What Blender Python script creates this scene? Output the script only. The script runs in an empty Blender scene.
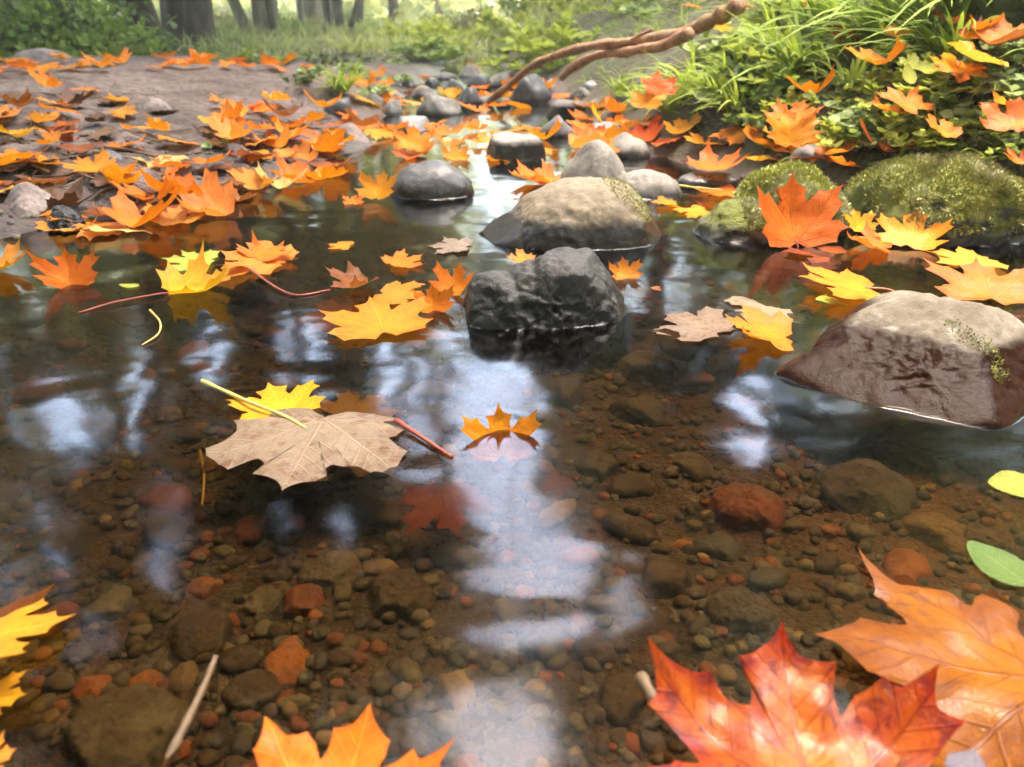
import bpy, math, random
import numpy as np
from mathutils import Vector, Matrix

random.seed(7)
RNG = np.random.default_rng(11)
S = bpy.context.scene
C = S.collection
R = math.radians
PI = math.pi

# ------------------------------------------------------------------ camera
CAM_H, FPX, W_PX, H_PX = 0.30, 774.0, 1024, 767
PITCH = math.atan(373.5 / FPX)
cp, sp = math.cos(PITCH), math.sin(PITCH)
cam_d = bpy.data.cameras.new('camera')
cam = bpy.data.objects.new('camera', cam_d)
C.objects.link(cam)
cam.location = (0, 0, CAM_H)
cam.rotation_euler = (PI / 2 - PITCH, 0, 0)
cam_d.sensor_width = 36
cam_d.lens = FPX / W_PX * 36
cam_d.clip_start = 0.02
cam_d.clip_end = 400
cam_d.dof.use_dof = True
cam_d.dof.focus_distance = 0.75
cam_d.dof.aperture_fstop = 9
S.camera = cam


def ray(px, py):
    a, b = (px - 512) / FPX, (383.5 - py) / FPX
    return np.array([a, cp + sp * b, -sp + cp * b])


def at(px, py, z=0.0):
    d = ray(px, py)
    t = (z - CAM_H) / d[2]
    return np.array([d[0] * t, d[1] * t, z])


def at_y(px, py, Y):
    d = ray(px, py)
    t = Y / d[1]
    return np.array([d[0] * t, Y, CAM_H + d[2] * t])


def depth_of(p):
    return p[1] * cp - (p[2] - CAM_H) * sp


def project(P):
    P = np.asarray(P, float)
    x, y, z = P[..., 0], P[..., 1], P[..., 2] - CAM_H
    f = y * cp - z * sp
    u = y * sp + z * cp
    f = np.where(f < 1e-3, 1e-3, f)
    return 512 + FPX * x / f, 383.5 - FPX * u / f, f


# ------------------------------------------------------------------ noise
def _hash(ix, iy, iz, seed):
    h = (ix * 374761393 + iy * 668265263 + iz * 2147483647 + seed * 974634777) & 0xFFFFFFFF
    h = ((h ^ (h >> 13)) * 1274126177) & 0xFFFFFFFF
    h = (h ^ (h >> 16)) & 0xFFFFFFFF
    return h / 4294967295.0


def vnoise(P, seed=0):
    P = np.asarray(P, float)
    i = np.floor(P).astype(np.int64)
    f = P - i
    f = f * f * (3 - 2 * f)
    r = 0
    for dx in (0, 1):
        wx = f[..., 0] if dx else 1 - f[..., 0]
        for dy in (0, 1):
            wy = f[..., 1] if dy else 1 - f[..., 1]
            for dz in (0, 1):
                wz = f[..., 2] if dz else 1 - f[..., 2]
                r = r + wx * wy * wz * _hash(i[..., 0] + dx, i[..., 1] + dy, i[..., 2] + dz, seed)
    return r * 2 - 1


def fbm(P, oct=4, seed=0, gain=0.5):
    P = np.asarray(P, float)
    a, r = 1.0, 0
    for k in range(oct):
        r = r + a * vnoise(P * (2 ** k) + 17.3 * k, seed + k)
        a *= gain
    return r


# ------------------------------------------------------------------ object helpers
def link(o, parent=None):
    C.objects.link(o)
    if parent is not None:
        o.parent = parent
    return o


def tag(o, label=None, cat=None, group=None, kind=None):
    if label: o['label'] = label
    if cat: o['category'] = cat
    if group: o['group'] = group
    if kind: o['kind'] = kind
    return o


def mesh_from(name, V, F, mats, smooth=True, mat_idx=None):
    me = bpy.data.meshes.new(name)
    V = np.asarray(V, float)
    if isinstance(F, np.ndarray):
        n, k = F.shape
        me.vertices.add(len(V))
        me.vertices.foreach_set('co', V.ravel())
        me.loops.add(n * k)
        me.loops.foreach_set('vertex_index', F.ravel().astype(np.int32))
        me.polygons.add(n)
        me.polygons.foreach_set('loop_start', np.arange(0, n * k, k, dtype=np.int32))
        me.update(calc_edges=True)
    else:
        me.from_pydata(V.tolist(), [], [list(map(int, f)) for f in F])
    if not isinstance(mats, (list, tuple)): mats = [mats]
    for m in mats: me.materials.append(m)
    if smooth:
        me.polygons.foreach_set('use_smooth', [True] * len(me.polygons))
    if mat_idx is not None:
        me.polygons.foreach_set('material_index', np.asarray(mat_idx, np.int32))
    me.update()
    return me


def vattr(me, name, vals):
    vals = np.asarray(vals, np.float32)
    if vals.ndim == 1:
        a = me.attributes.new(name, 'FLOAT', 'POINT')
        a.data.foreach_set('value', vals)
    else:
        a = me.attributes.new(name, 'FLOAT_VECTOR', 'POINT')
        a.data.foreach_set('vector', vals.ravel())


def obj(name, me, parent=None, loc=None):
    o = bpy.data.objects.new(name, me)
    link(o, parent)
    if loc is not None: o.location = Vector(loc)
    return o


def empty(name, loc, rz=0):
    o = bpy.data.objects.new(name, None)
    o.empty_display_size = 0.05
    link(o)
    o.location = Vector(loc)
    o.rotation_euler = (0, 0, rz)
    return o


def copy_tree(o, parent=None):
    c = o.copy()
    C.objects.link(c)
    if parent is not None: c.parent = parent
    for ch in list(o.children):
        copy_tree(ch, c)
    return c


# ------------------------------------------------------------------ node helpers
class NT:
    def __init__(s, tree):
        s.t = tree

    def new(s, typ, **kw):
        n = s.t.nodes.new(typ)
        for k, v in kw.items(): setattr(n, k, v)
        return n

    def put(s, sock, v):
        if v is None: return
        if isinstance(v, bpy.types.NodeSocket): s.t.links.new(v, sock)
        else:
            if isinstance(v, (tuple, list)) and len(v) == 3 and sock.type == 'RGBA': v = (*v, 1)
            sock.default_value = v

    def m(s, op, a, b=None, c=None, clamp=False):
        n = s.new('ShaderNodeMath', operation=op, use_clamp=clamp)
        for i, v in enumerate((a, b, c)): s.put(n.inputs[i], v) if v is not None else None
        return n.outputs[0]

    def v(s, op, a, b=None, scale=None):
        n = s.new('ShaderNodeVectorMath', operation=op)
        s.put(n.inputs[0], a)
        if b is not None: s.put(n.inputs[1], b)
        if scale is not None: s.put(n.inputs['Scale'], scale)
        return n.outputs['Value'] if op in ('DOT_PRODUCT', 'LENGTH', 'DISTANCE') else n.outputs[0]

    def mix(s, f, a, b, mode='MIX'):
        n = s.new('ShaderNodeMix', data_type='RGBA', blend_type=mode)
        s.put(n.inputs[0], f); s.put(n.inputs[6], a); s.put(n.inputs[7], b)
        return n.outputs[2]

    def noise(s, vec, scale, detail=4, rough=0.55, dist=0.0):
        n = s.new('ShaderNodeTexNoise')
        s.put(n.inputs['Vector'], vec)
        n.inputs['Scale'].default_value = scale; n.inputs['Detail'].default_value = detail
        n.inputs['Roughness'].default_value = rough; n.inputs['Distortion'].default_value = dist
        return n.outputs['Fac']

    def voro(s, vec, scale, feature='F1'):
        n = s.new('ShaderNodeTexVoronoi', feature=feature)
        s.put(n.inputs['Vector'], vec); n.inputs['Scale'].default_value = scale
        return n

    def step(s, x, lo, hi, a=0.0, b=1.0):
        n = s.new('ShaderNodeMapRange', interpolation_type='SMOOTHSTEP')
        s.put(n.inputs[0], x); s.put(n.inputs[1], lo); s.put(n.inputs[2], hi)
        s.put(n.inputs[3], a); s.put(n.inputs[4], b)
        return n.outputs[0]

    def ramp(s, f, stops):
        n = s.new('ShaderNodeValToRGB')
        e = n.color_ramp.elements
        while len(e) < len(stops): e.new(0.5)
        for el, (p, c) in zip(e, stops):
            el.position = p; el.color = (*c, 1)
        s.put(n.inputs[0], f)
        return n.outputs[0]

    def bump(s, h, strength=0.5, dist=0.01, normal=None):
        n = s.new('ShaderNodeBump')
        n.inputs['Strength'].default_value = strength; n.inputs['Distance'].default_value = dist
        s.put(n.inputs['Height'], h)
        if normal is not None: s.put(n.inputs['Normal'], normal)
        return n.outputs[0]

    def sep(s, vec):
        n = s.new('ShaderNodeSeparateXYZ'); s.put(n.inputs[0], vec); return n.outputs

    def comb(s, x, y, z):
        n = s.new('ShaderNodeCombineXYZ')
        for i, v in enumerate((x, y, z)): s.put(n.inputs[i], v)
        return n.outputs[0]

    def attr(s, name, typ='GEOMETRY'):
        return s.new('ShaderNodeAttribute', attribute_name=name, attribute_type=typ)

    def principled(s, **kw):
        n = s.new('ShaderNodeBsdfPrincipled')
        for k, v in kw.items(): s.put(n.inputs[k.replace('_', ' ')], v)
        return n


def material(name):
    m = bpy.data.materials.new(name)
    m.use_nodes = True
    t = m.node_tree
    for n in list(t.nodes): t.nodes.remove(n)
    nt = NT(t)
    nt.out = nt.new('ShaderNodeOutputMaterial')
    return m, nt


def finish(nt, shader):
    nt.t.links.new(shader, nt.out.inputs['Surface'])


# ------------------------------------------------------------------ leaf materials
def leaf_material(name, c_in, c_out, vein, blotch=(0.12, 0.03, 0.01), blotch_amt=0.3, rough=0.52, transl=0.38,
                  vein_amt=0.55, spot=0.0, edge_pow=1.0, coat=0.05):
    m, n = material(name)
    uv = n.attr('leafuv').outputs['Vector']
    info = n.new('ShaderNodeObjectInfo')
    rnd = info.outputs['Random']
    x, y, e = n.sep(uv)
    ax = n.m('ABSOLUTE', x)
    dirs = [(0.0, 1.0), (0.716, 0.698), (0.993, 0.11)]
    perps, alongs = [], []
    for dx, dy in dirs:
        al = n.m('ADD', n.m('MULTIPLY', ax, dx), n.m('MULTIPLY', y, dy))
        pe = n.m('ABSOLUTE', n.m('SUBTRACT', n.m('MULTIPLY', ax, dy), n.m('MULTIPLY', y, dx)))
        back = n.m('LESS_THAN', al, 0.0)
        perps.append(n.m('ADD', pe, back)); alongs.append(al)
    pm = n.m('MINIMUM', perps[0], n.m('MINIMUM', perps[1], perps[2]))
    w = n.m('MULTIPLY_ADD', e, -0.014, 0.02)
    main = n.step(pm, n.m('MULTIPLY', w, 0.35), w, 1.0, 0.0)
    sec = None
    for i in range(3):
        isn = n.m('LESS_THAN', perps[i], n.m('ADD', pm, 1e-4))
        q = n.m('MULTIPLY', n.m('SUBTRACT', alongs[i], n.m('MULTIPLY', perps[i], 0.95)), 8.0)
        fr = n.m('ABSOLUTE', n.m('SUBTRACT', n.m('FRACT', q), 0.5))
        s_ = n.m('MULTIPLY', n.step(fr, 0.02, 0.09, 1.0, 0.0), isn)
        sec = s_ if sec is None else n.m('MAXIMUM', sec, s_)
    tert = n.voro(uv, 26.0, 'DISTANCE_TO_EDGE').outputs['Distance']
    tert = n.step(tert, 0.0, 0.09, 1.0, 0.0)
    veins = n.m('MAXIMUM', main, n.m('MAXIMUM', n.m('MULTIPLY', sec, 0.6), n.m('MULTIPLY', tert, 0.22)))
    off = n.v('ADD', uv, n.comb(n.m('MULTIPLY', rnd, 37.0), n.m('MULTIPLY', rnd, 91.0), 0.0))
    n1 = n.noise(off, 2.6, 4, 0.6)
    n2 = n.noise(off, 9.0, 5, 0.65)
    f = n.m('ADD', n.m('MULTIPLY', e, 0.75 * edge_pow), n.m('MULTIPLY', n.m('SUBTRACT', n1, 0.42), 1.9), clamp=True)
    col = n.mix(f, c_in, c_out)
    col = n.mix(n.m('MULTIPLY', n.step(n2, 0.3, 0.8), 0.25), col, tuple(c * 0.62 for c in c_out))
    # dark blotches and dying margins
    b = n.step(n.m('ADD', n2, n.m('MULTIPLY', e, 0.16)), 0.62, 0.74)
    col = n.mix(n.m('MULTIPLY', b, blotch_amt), col, blotch)
    if spot > 0:
        sv = n.m('ADD', n.voro(n.v('MULTIPLY', off, (1, 1, 0)), 6.5).outputs['Distance'], n.m('MULTIPLY', n.m('SUBTRACT', n2, .5), .3))
        sn = n.noise(off, 5.0, 2)
        sm = n.m('MULTIPLY', n.step(sv, 0.2, 0.34, 1.0, 0.0), n.step(sn, 0.36, 0.5))
        col = n.mix(n.m('MULTIPLY', sm, spot), col, blotch)
    col = n.mix(n.m('MULTIPLY', veins, vein_amt), col, vein)
    hs = n.new('ShaderNodeHueSaturation')
    n.put(hs.inputs['Hue'], n.m('MULTIPLY_ADD', rnd, 0.024, 0.488))
    n.put(hs.inputs['Saturation'], 1.0)
    n.put(hs.inputs['Value'], n.m('MULTIPLY_ADD', n.m('FRACT', n.m('MULTIPLY', rnd, 7.13)), 0.35, 0.8))
    n.put(hs.inputs['Color'], col)
    col = hs.outputs[0]
    h = n.m('SUBTRACT', n.m('MULTIPLY', n2, 0.5), n.m('MULTIPLY', veins, 0.8))
    bmp = n.bump(h, 0.55, 0.0022)
    p = n.principled(Base_Color=col, Roughness=n.m('MULTIPLY_ADD', n2, 0.3, rough - 0.15), Normal=bmp)
    p.inputs['Specular IOR Level'].default_value = 0.22
    p.inputs['Coat Weight'].default_value = coat
    p.inputs['Coat Roughness'].default_value = 0.15
    tr = n.new('ShaderNodeBsdfTranslucent')
    n.put(tr.inputs['Color'], n.mix(0.35, col, c_in))
    n.put(tr.inputs['Normal'], bmp)
    mx = n.new('ShaderNodeMixShader')
    mx.inputs[0].default_value = transl
    n.t.links.new(p.outputs[0], mx.inputs[1]); n.t.links.new(tr.outputs[0], mx.inputs[2])
    finish(n, mx.outputs[0])
    return m


LM = {
    'yellow': leaf_material('leaf_yellow', (0.74, 0.36, 0.007), (0.70, 0.26, 0.005), (0.8, 0.5, 0.08), blotch_amt=0.12),
    'gold': leaf_material('leaf_gold', (0.76, 0.28, 0.007), (0.70, 0.165, 0.005), (0.7, 0.32, 0.04), blotch_amt=0.2),
    'orange': leaf_material('leaf_orange', (0.80, 0.26, 0.008), (0.72, 0.145, 0.006), (0.6, 0.18, 0.02), blotch_amt=0.25),
    'ember': leaf_material('leaf_ember', (0.62, 0.20, 0.005), (0.32, 0.032, 0.003), (0.16, 0.015, 0.006), blotch=(0.13, 0.010, 0.004), blotch_amt=0.8, edge_pow=.9, rough=0.3, coat=.15),
    'red': leaf_material('leaf_red', (0.86, 0.21, 0.012), (0.76, 0.125, 0.008), (0.5, 0.09, 0.02), blotch_amt=0.3),
    'coral': leaf_material('leaf_coral', (0.82, 0.35, 0.035), (0.74, 0.23, 0.02), (0.6, 0.3, 0.1), blotch_amt=0.25),
    'rust': leaf_material('leaf_rust', (0.36, 0.11, 0.018), (0.24, 0.055, 0.012), (0.2, 0.07, 0.03), blotch_amt=0.45),
    'russet': leaf_material('leaf_wet_russet', (0.38, 0.125, 0.004), (0.22, 0.048, 0.003), (0.14, 0.02, 0.004), blotch_amt=0.5, rough=0.34, coat=.06),
    'tan': leaf_material('leaf_tan', (0.23, 0.165, 0.105), (0.165, 0.115, 0.068), (0.29, 0.21, 0.13), blotch=(0.10, 0.04, 0.014), blotch_amt=0.55, spot=0.85, rough=0.35, transl=0.1),
    'cream': leaf_material('leaf_cream', (0.80, 0.56, 0.20), (0.70, 0.42, 0.11), (0.6, 0.45, 0.2), blotch_amt=0.25),
    'umber': leaf_material('leaf_umber', (0.16, 0.075, 0.03), (0.09, 0.04, 0.018), (0.12, 0.06, 0.03), blotch_amt=0.5, transl=.1),
    'green': leaf_material('leaf_green', (0.16, 0.24, 0.05), (0.11, 0.2, 0.035), (0.3, 0.38, 0.15), blotch_amt=0.1),
    'lime': leaf_material('leaf_lime', (0.42, 0.44, 0.05), (0.32, 0.36, 0.04), (0.5, 0.5, 0.2), blotch=(0.2, 0.12, 0.03), blotch_amt=0.35),
}


def simple(name, col, rough=0.6, var=0.3, scale=30, bump=0.3, dist=0.004):
    m, n = material(name)
    co = n.new('ShaderNodeTexCoord').outputs['Object']
    info = n.new('ShaderNodeObjectInfo').outputs['Random']
    nz = n.noise(n.v('ADD', co, n.comb(info, info, info)), scale, 5, 0.6)
    c = n.mix(nz, tuple(x * (1 - var) for x in col), tuple(min(1, x * (1 + var)) for x in col))
    p = n.principled(Base_Color=c, Roughness=rough, Normal=n.bump(nz, bump, dist))
    finish(n, p.outputs[0])
    return m


M_STALK_R = simple('stalk_maroon', (0.28, 0.05, 0.025), 0.35, scale=200)
M_STALK_Y = simple('stalk_yellow', (0.55, 0.40, 0.10), 0.35, scale=200)
M_STALK_P = simple('stalk_pink', (0.50, 0.18, 0.09), 0.35, scale=200)
M_TWIG = simple('twig_bark', (0.10, 0.055, 0.02), 0.6, 0.5, 120)

# ------------------------------------------------------------------ maple leaf mesh
HALF = [(0, 1.0), (.085, .83), (.245, .775), (.20, .64), (.205, .515), (.33, .605), (.40, .69), (.48, .645), (.75, .75),
        (.66, .565), (.745, .47), (.57, .35), (.455, .25), (.57, .225), (.73, .10), (.57, .035), (.53, -.085), (.33, -.065), (.13, -.095), (.02, -.005)]
CEN = np.array([0.0, 0.2])


def maple_outline(rs, sub=4, tooth=1.0):
    def side():
        pts = []
        for (x, y) in HALF:
            j = 0.022
            pts.append((x * rs.uniform(.94, 1.06) + rs.uniform(-j, j) * (x > .05), y + rs.uniform(-j, j)))
        return pts
    Rr, Ll = side(), side()
    Ll = [(-x, y) for x, y in Ll]
    Ll[0] = Rr[0]
    loop = Rr + Ll[::-1][:-1]
    out = []
    N = len(loop)
    for i in range(N):
        a, b = np.array(loop[i]), np.array(loop[(i + 1) % N])
        for k in range(sub):
            t = k / sub
            p = a + (b - a) * t
            bow = 4 * t * (1 - t)
            p = p + (CEN - p) / (np.linalg.norm(CEN - p) + 1e-6) * 0.022 * bow * np.linalg.norm(b - a) / .25
            out.append(p)
    return np.array(out)


def ovate_outline(rs, sub=4, wid=0.36):
    out = []
    N = 22 * sub
    for i in range(N):
        a = 2 * PI * i / N
        s = math.sin(a); c = math.cos(a)
        y = 0.45 + 0.55 * c
        x = wid * s * (1 - 0.35 * c) * (0.8 + 0.2 * abs(s))
        r = 1 + 0.02 * math.sin(22 * a)
        out.append((x * r, y))
    return np.array(out)


def leaf_mesh(name, mat, seed=0, cup=0.0, fold=0.0, bend=0.0, side=0.0, wave=0.05, tip=0.0, rings=7, sub=4, outline='maple', twist=0.0, quilt=0.012, broad=0.14):
    """unit width (about 1 across), origin at the blade's middle; deformed in 3-D; veins come from leafuv"""
    rs = random.Random(seed)
    ol = maple_outline(rs, sub) if outline == 'maple' else ovate_outline(rs, sub)
    N = len(ol)
    if outline == 'maple' and broad:
        dr = np.linalg.norm(ol - CEN, axis=1); w = 3 * sub
        env = np.array([max(dr[(i + k) % N] * (1 - .03 * abs(k) / sub) for k in range(-w, w + 1)) for i in range(N)])
        env = np.array([np.mean([env[(i + k) % N] for k in range(-sub, sub + 1)]) for i in range(N)])
        low = np.minimum(1, np.abs(np.arange(N) - N / 2) / (2.5 * sub))      # keep the notch at the stalk
        sc = 1 + broad * low * np.clip(env / dr - 1, 0, 2)
        ol = CEN + (ol - CEN) * sc[:, None]
    V = [CEN]; E = [0.0]
    for k in range(1, rings + 1):
        t = (k / rings) ** 0.85
        V.extend(CEN + (ol - CEN) * t)
        E.extend([t] * N)
    V = np.array(V); E = np.array(E)
    F = [(0, 1 + i, 1 + (i + 1) % N) for i in range(N)]
    for k in range(rings - 1):
        b0, b1 = 1 + k * N, 1 + (k + 1) * N
        for i in range(N):
            j = (i + 1) % N
            F.append((b0 + i, b1 + i, b1 + j, b0 + j))
    uvw = np.column_stack([V[:, 0], V[:, 1], E])
    x, y = V[:, 0].copy(), V[:, 1] - 0.42
    r2 = x * x + (y + .2) ** 2
    r = np.sqrt(r2)
    z = cup * r2 + fold * np.abs(x)
    P3 = np.column_stack([x * 2.2 + seed * 3.1, y * 2.2, np.zeros(len(x))])
    z = z + wave * fbm(P3, 3, seed) * (0.3 + r)
    # lobes ride individually: ribs along the veins sit low, tissue between bulges
    ang = np.arctan2(np.abs(V[:, 0]), V[:, 1])
    z = z + quilt * np.abs(np.sin(ang * 3.9)) * np.minimum(1, r * 2) * (1 - 0.4 * E)
    z = z + tip * np.clip(r - 0.45, 0, 1) ** 2 * (1 + 0.8 * vnoise(P3 * .8 + 9, seed))
    X, Y, Z = x, y, z
    if abs(bend) > 1e-4:                       # bend lengthwise (tip lifts)
        k = bend
        th = Y * k
        Y2 = np.sin(th) / k - Z * np.sin(th)
        Z2 = (1 - np.cos(th)) / k + Z * np.cos(th)
        Y, Z = Y2, Z2
    if abs(side) > 1e-4:                       # roll sideways
        k = side
        th = X * k
        X2 = np.sin(th) / k - Z * np.sin(th)
        Z2 = (1 - np.cos(th)) / k + Z * np.cos(th)
        X, Z = X2, Z2
    if twist:
        a = twist * Y
        X, Z = X * np.cos(a) - Z * np.sin(a), X * np.sin(a) + Z * np.cos(a)
    V3 = np.column_stack([X, Y, Z]) / 1.46
    me = mesh_from(name, V3, F, mat)
    vattr(me, 'leafuv', uvw)
    me['stalk_root'] = [float(v) for v in V3[np.argmin((V[:, 0]) ** 2 + (V[:, 1] + 0.0) ** 2)]]
    return me


def tube_mesh(name, pts, radii, mat, seg=8, cap=True):
    pts = [Vector(p) for p in pts]
    V, F = [], []
    up = Vector((0.13, 0.21, 0.97)).normalized()
    for i, p in enumerate(pts):
        d = (pts[min(i + 1, len(pts) - 1)] - pts[max(i - 1, 0)]).normalized()
        a = d.cross(up)
        if a.length < 1e-3: a = d.cross(Vector((1, 0, 0)))
        a.normalize(); b = d.cross(a)
        for k in range(seg):
            t = 2 * PI * k / seg
            V.append(p + (a * math.cos(t) + b * math.sin(t)) * radii[i])
    for i in range(len(pts) - 1):
        for k in range(seg):
            F.append((i * seg + k, i * seg + (k + 1) % seg, (i + 1) * seg + (k + 1) % seg, (i + 1) * seg + k))
    if cap:
        F.append(tuple(range(seg))[::-1])
        F.append(tuple((len(pts) - 1) * seg + k for k in range(seg)))
    return mesh_from(name, [tuple(v) for v in V], F, mat)


def spline(pts, n=6):
    P = [np.array(p, float) for p in pts]
    P = [2 * P[0] - P[1]] + P + [2 * P[-1] - P[-2]]
    out = []
    for i in range(1, len(P) - 2):
        for k in range(n):
            t = k / n
            a, b, c, d = P[i - 1], P[i], P[i + 1], P[i + 2]
            out.append(0.5 * ((2 * b) + (-a + c) * t + (2 * a - 5 * b + 4 * c - d) * t * t + (-a + 3 * b - 3 * c + d) * t ** 3))
    out.append(P[-2])
    return out


# ------------------------------------------------------------------ ground
LSH = [at(-40, 262), at(0, 240), at(60, 226), at(150, 214), at(220, 197), at(300, 174), at(350, 150), at(372, 128), at(398, 108)]
RSH = [at(1060, 246), at(1024, 238), at(870, 224), at(760, 200), at(690, 172), at(640, 152), at(600, 130), at(560, 108), at(540, 90)]
lY = np.array([0.0, 0.55] + [p[1] for p in LSH] + [4.3, 6.0, 7.5, 60]); lX = np.array([-1.7, -1.3] + [p[0] for p in LSH] + [-0.42, -0.33, -0.2, -0.2])
rY = np.array([0.0, 0.55] + [p[1] for p in RSH] + [4.6, 6.0, 7.5, 60]); rX = np.array([1.5, 1.2] + [p[0] for p in RSH] + [0.03, -0.10, -0.19, -0.19])
HUMP = at_y(325, 108, 2.75)


def hgt(x, y):
    x = np.asarray(x, float); y = np.asarray(y, float)
    wob = 0.05 * fbm(np.stack([x * 3, y * 3, 0 * x], -1), 3, 5) * np.clip(y - .8, 0, 1)
    xl = np.interp(y, lY, lX) + wob; xr = np.interp(y, rY, rX) + wob
    dl, dr = xl - x, x - xr
    inside = np.minimum(-dl, -dr)
    n = fbm(np.stack([x * 6, y * 6, 0 * x + 3], -1), 4, 9)
    nf = fbm(np.stack([x * 28, y * 28, 0 * x + 3], -1), 3, 19)
    near = np.clip(1 - np.hypot(x, y) / 8, 0.0, 1)
    hl = .12 * (1 - np.exp(-np.clip(dl, 0, None) / .7)) * (1 - .65 * np.clip((y - 3.4) / 1.8, 0, 1)) + 0.018 * n * np.clip(dl * 6, 0, 1) + 0.012 * nf * near * np.clip(dl * 10, 0, 1)
    hl = hl + .060 * np.exp(-((x - HUMP[0]) ** 2 + (y - HUMP[1]) ** 2) / .035)
    hl = hl + np.clip(-x - 4.5, 0, 20) * .12
    hr = .80 * (1 - np.exp(-np.clip(dr, 0, None) / 1.15)) + 0.02 * n * np.clip(dr * 5, 0, 1) + 0.006 * nf * near * np.clip(dr * 10, 0, 1)
    far = np.clip((y - 5) / 5, 0, 1)
    hr = hr * (1 - .45 * far)
    D = np.interp(y, [0, .9, 1.6, 3, 6], [.058, .05, .04, .03, .015])
    D = D * (1 - 0.35 * np.clip((x - .15) / .3, 0, 1) * np.clip(1.3 - y, 0, 1))
    hb = -D * (1 - np.exp(-np.clip(inside, 0, None) / .07)) + 0.007 * n + 0.003 * nf
    h = np.where(dl > 0, hl, np.where(dr > 0, hr, hb))
    return np.where(inside > 0, hb, h) + .02 * far


def ground_at(px, py, lo=0.25, hi=14):
    d = ray(px, py)
    ts = np.geomspace(lo, hi, 400)
    P = ts[:, None] * d[None, :] + np.array([0, 0, CAM_H])
    hh = np.maximum(hgt(P[:, 0], P[:, 1]), 0)
    below = np.where(P[:, 2] < hh)[0]
    k = below[0] if len(below) else len(ts) - 1
    p = P[k].copy(); p[2] = hh[k]
    return p


def ground_material():
    m, n = material('ground_soil')
    geo = n.new('ShaderNodeNewGeometry')
    pos = geo.outputs['Position']
    x, y, z = n.sep(pos)
    n1 = n.noise(pos, 5, 6, .6); n2 = n.noise(pos, 40, 6, .65); n3 = n.noise(pos, 160, 4, .6)
    mud = n.mix(n.step(n1, .35, .65), (.12, .08, .062), (.23, .165, .135))
    mud = n.mix(n.m('MULTIPLY', n.step(n2, .42, .62), .75), mud, (.06, .038, .028))
    nearbank = n.m('MULTIPLY', n.step(y, 2.6, 1.7), n.step(n.noise(pos, 14, 5, .65), .42, .56))
    mud = n.mix(n.m('MULTIPLY', nearbank, .7), mud, (.045, .032, .026))
    vor = n.voro(pos, 55)
    grit = n.ramp(n.sep(vor.outputs['Color'])[0], [(0, (.035, .026, .02)), (.35, (.075, .045, .026)), (.6, (.12, .055, .028)), (.8, (.09, .075, .05)), (1, (.17, .12, .085))])
    bed = n.mix(n.step(n1, .4, .62), grit, (.075, .048, .026))
    sand = n.m('MULTIPLY', n.step(x, .12, .34), n.m('MULTIPLY', n.step(y, .95, .7), n.step(n1, .38, .6)))
    bed = n.mix(n.m('MULTIPLY', sand, .7), bed, (.22, .115, .055))
    bed = n.mix(n.m('MULTIPLY', n.step(y, .6, 1.1), .6), bed, (.06, .058, .028))
    wet = n.step(z, .035, .004)
    mud = n.mix(n.m('MULTIPLY', wet, .65), mud, (.06, .042, .032))
    col = n.mix(n.step(z, .004, -.008), mud, bed)
    gat = n.attr('green').outputs['Fac']
    col = n.mix(gat, col, n.mix(n2, (.03, .02, .013), (.075, .05, .03)))
    green = n.m('MULTIPLY', gat, n.step(n2, .45, .6))
    col = n.mix(green, col, n.mix(n3, (.03, .045, .01), (.10, .13, .03)))
    h = n.m('ADD', n.m('MULTIPLY', n2, .6), n.m('MULTIPLY', n3, .35))
    h = n.m('ADD', h, n.m('MULTIPLY', n.noise(pos, 16, 6, .7, .4), 1.2))
    p = n.principled(Base_Color=col, Roughness=n.m('MULTIPLY_ADD', wet, -.45, .85), Normal=n.bump(h, .8, .022))
    finish(n, p.outputs[0])
    return m


def build_ground():
    def axis(segs):
        out = []
        for a, b, n in segs: out.extend(np.linspace(a, b, n, endpoint=False))
        out.append(segs[-1][1]); return np.array(out)
    xs = axis([(-90, -12, 24), (-12, -3, 36), (-3, -1.2, 60), (-1.2, 1.2, 220), (1.2, 3, 60), (3, 12, 36), (12, 90, 24)])
    ys = axis([(-30, -2, 14), (-2, .1, 24), (.1, 1.6, 200), (1.6, 4, 130), (4, 9, 90), (9, 25, 50), (25, 120, 24)])
    X, Y = np.meshgrid(xs, ys)
    Z = hgt(X, Y)
    V = np.column_stack([X.ravel(), Y.ravel(), Z.ravel()])
    nx, ny = len(xs), len(ys)
    i = np.arange(nx - 1)[None, :] + nx * np.arange(ny - 1)[:, None]
    i = i.ravel()
    F = np.column_stack([i, i + 1, i + 1 + nx, i + nx])
    me = mesh_from('ground', V, F, ground_material())
    xr = np.interp(V[:, 1], rY, rX)
    g = np.clip((V[:, 0] - xr - .02) / .08, 0, 1)
    g = np.maximum(g, np.clip((V[:, 1] - 4.2) / .8, 0, 1))
    vattr(me, 'green', g)
    tag(obj('ground', me), kind='structure')


build_ground()


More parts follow.
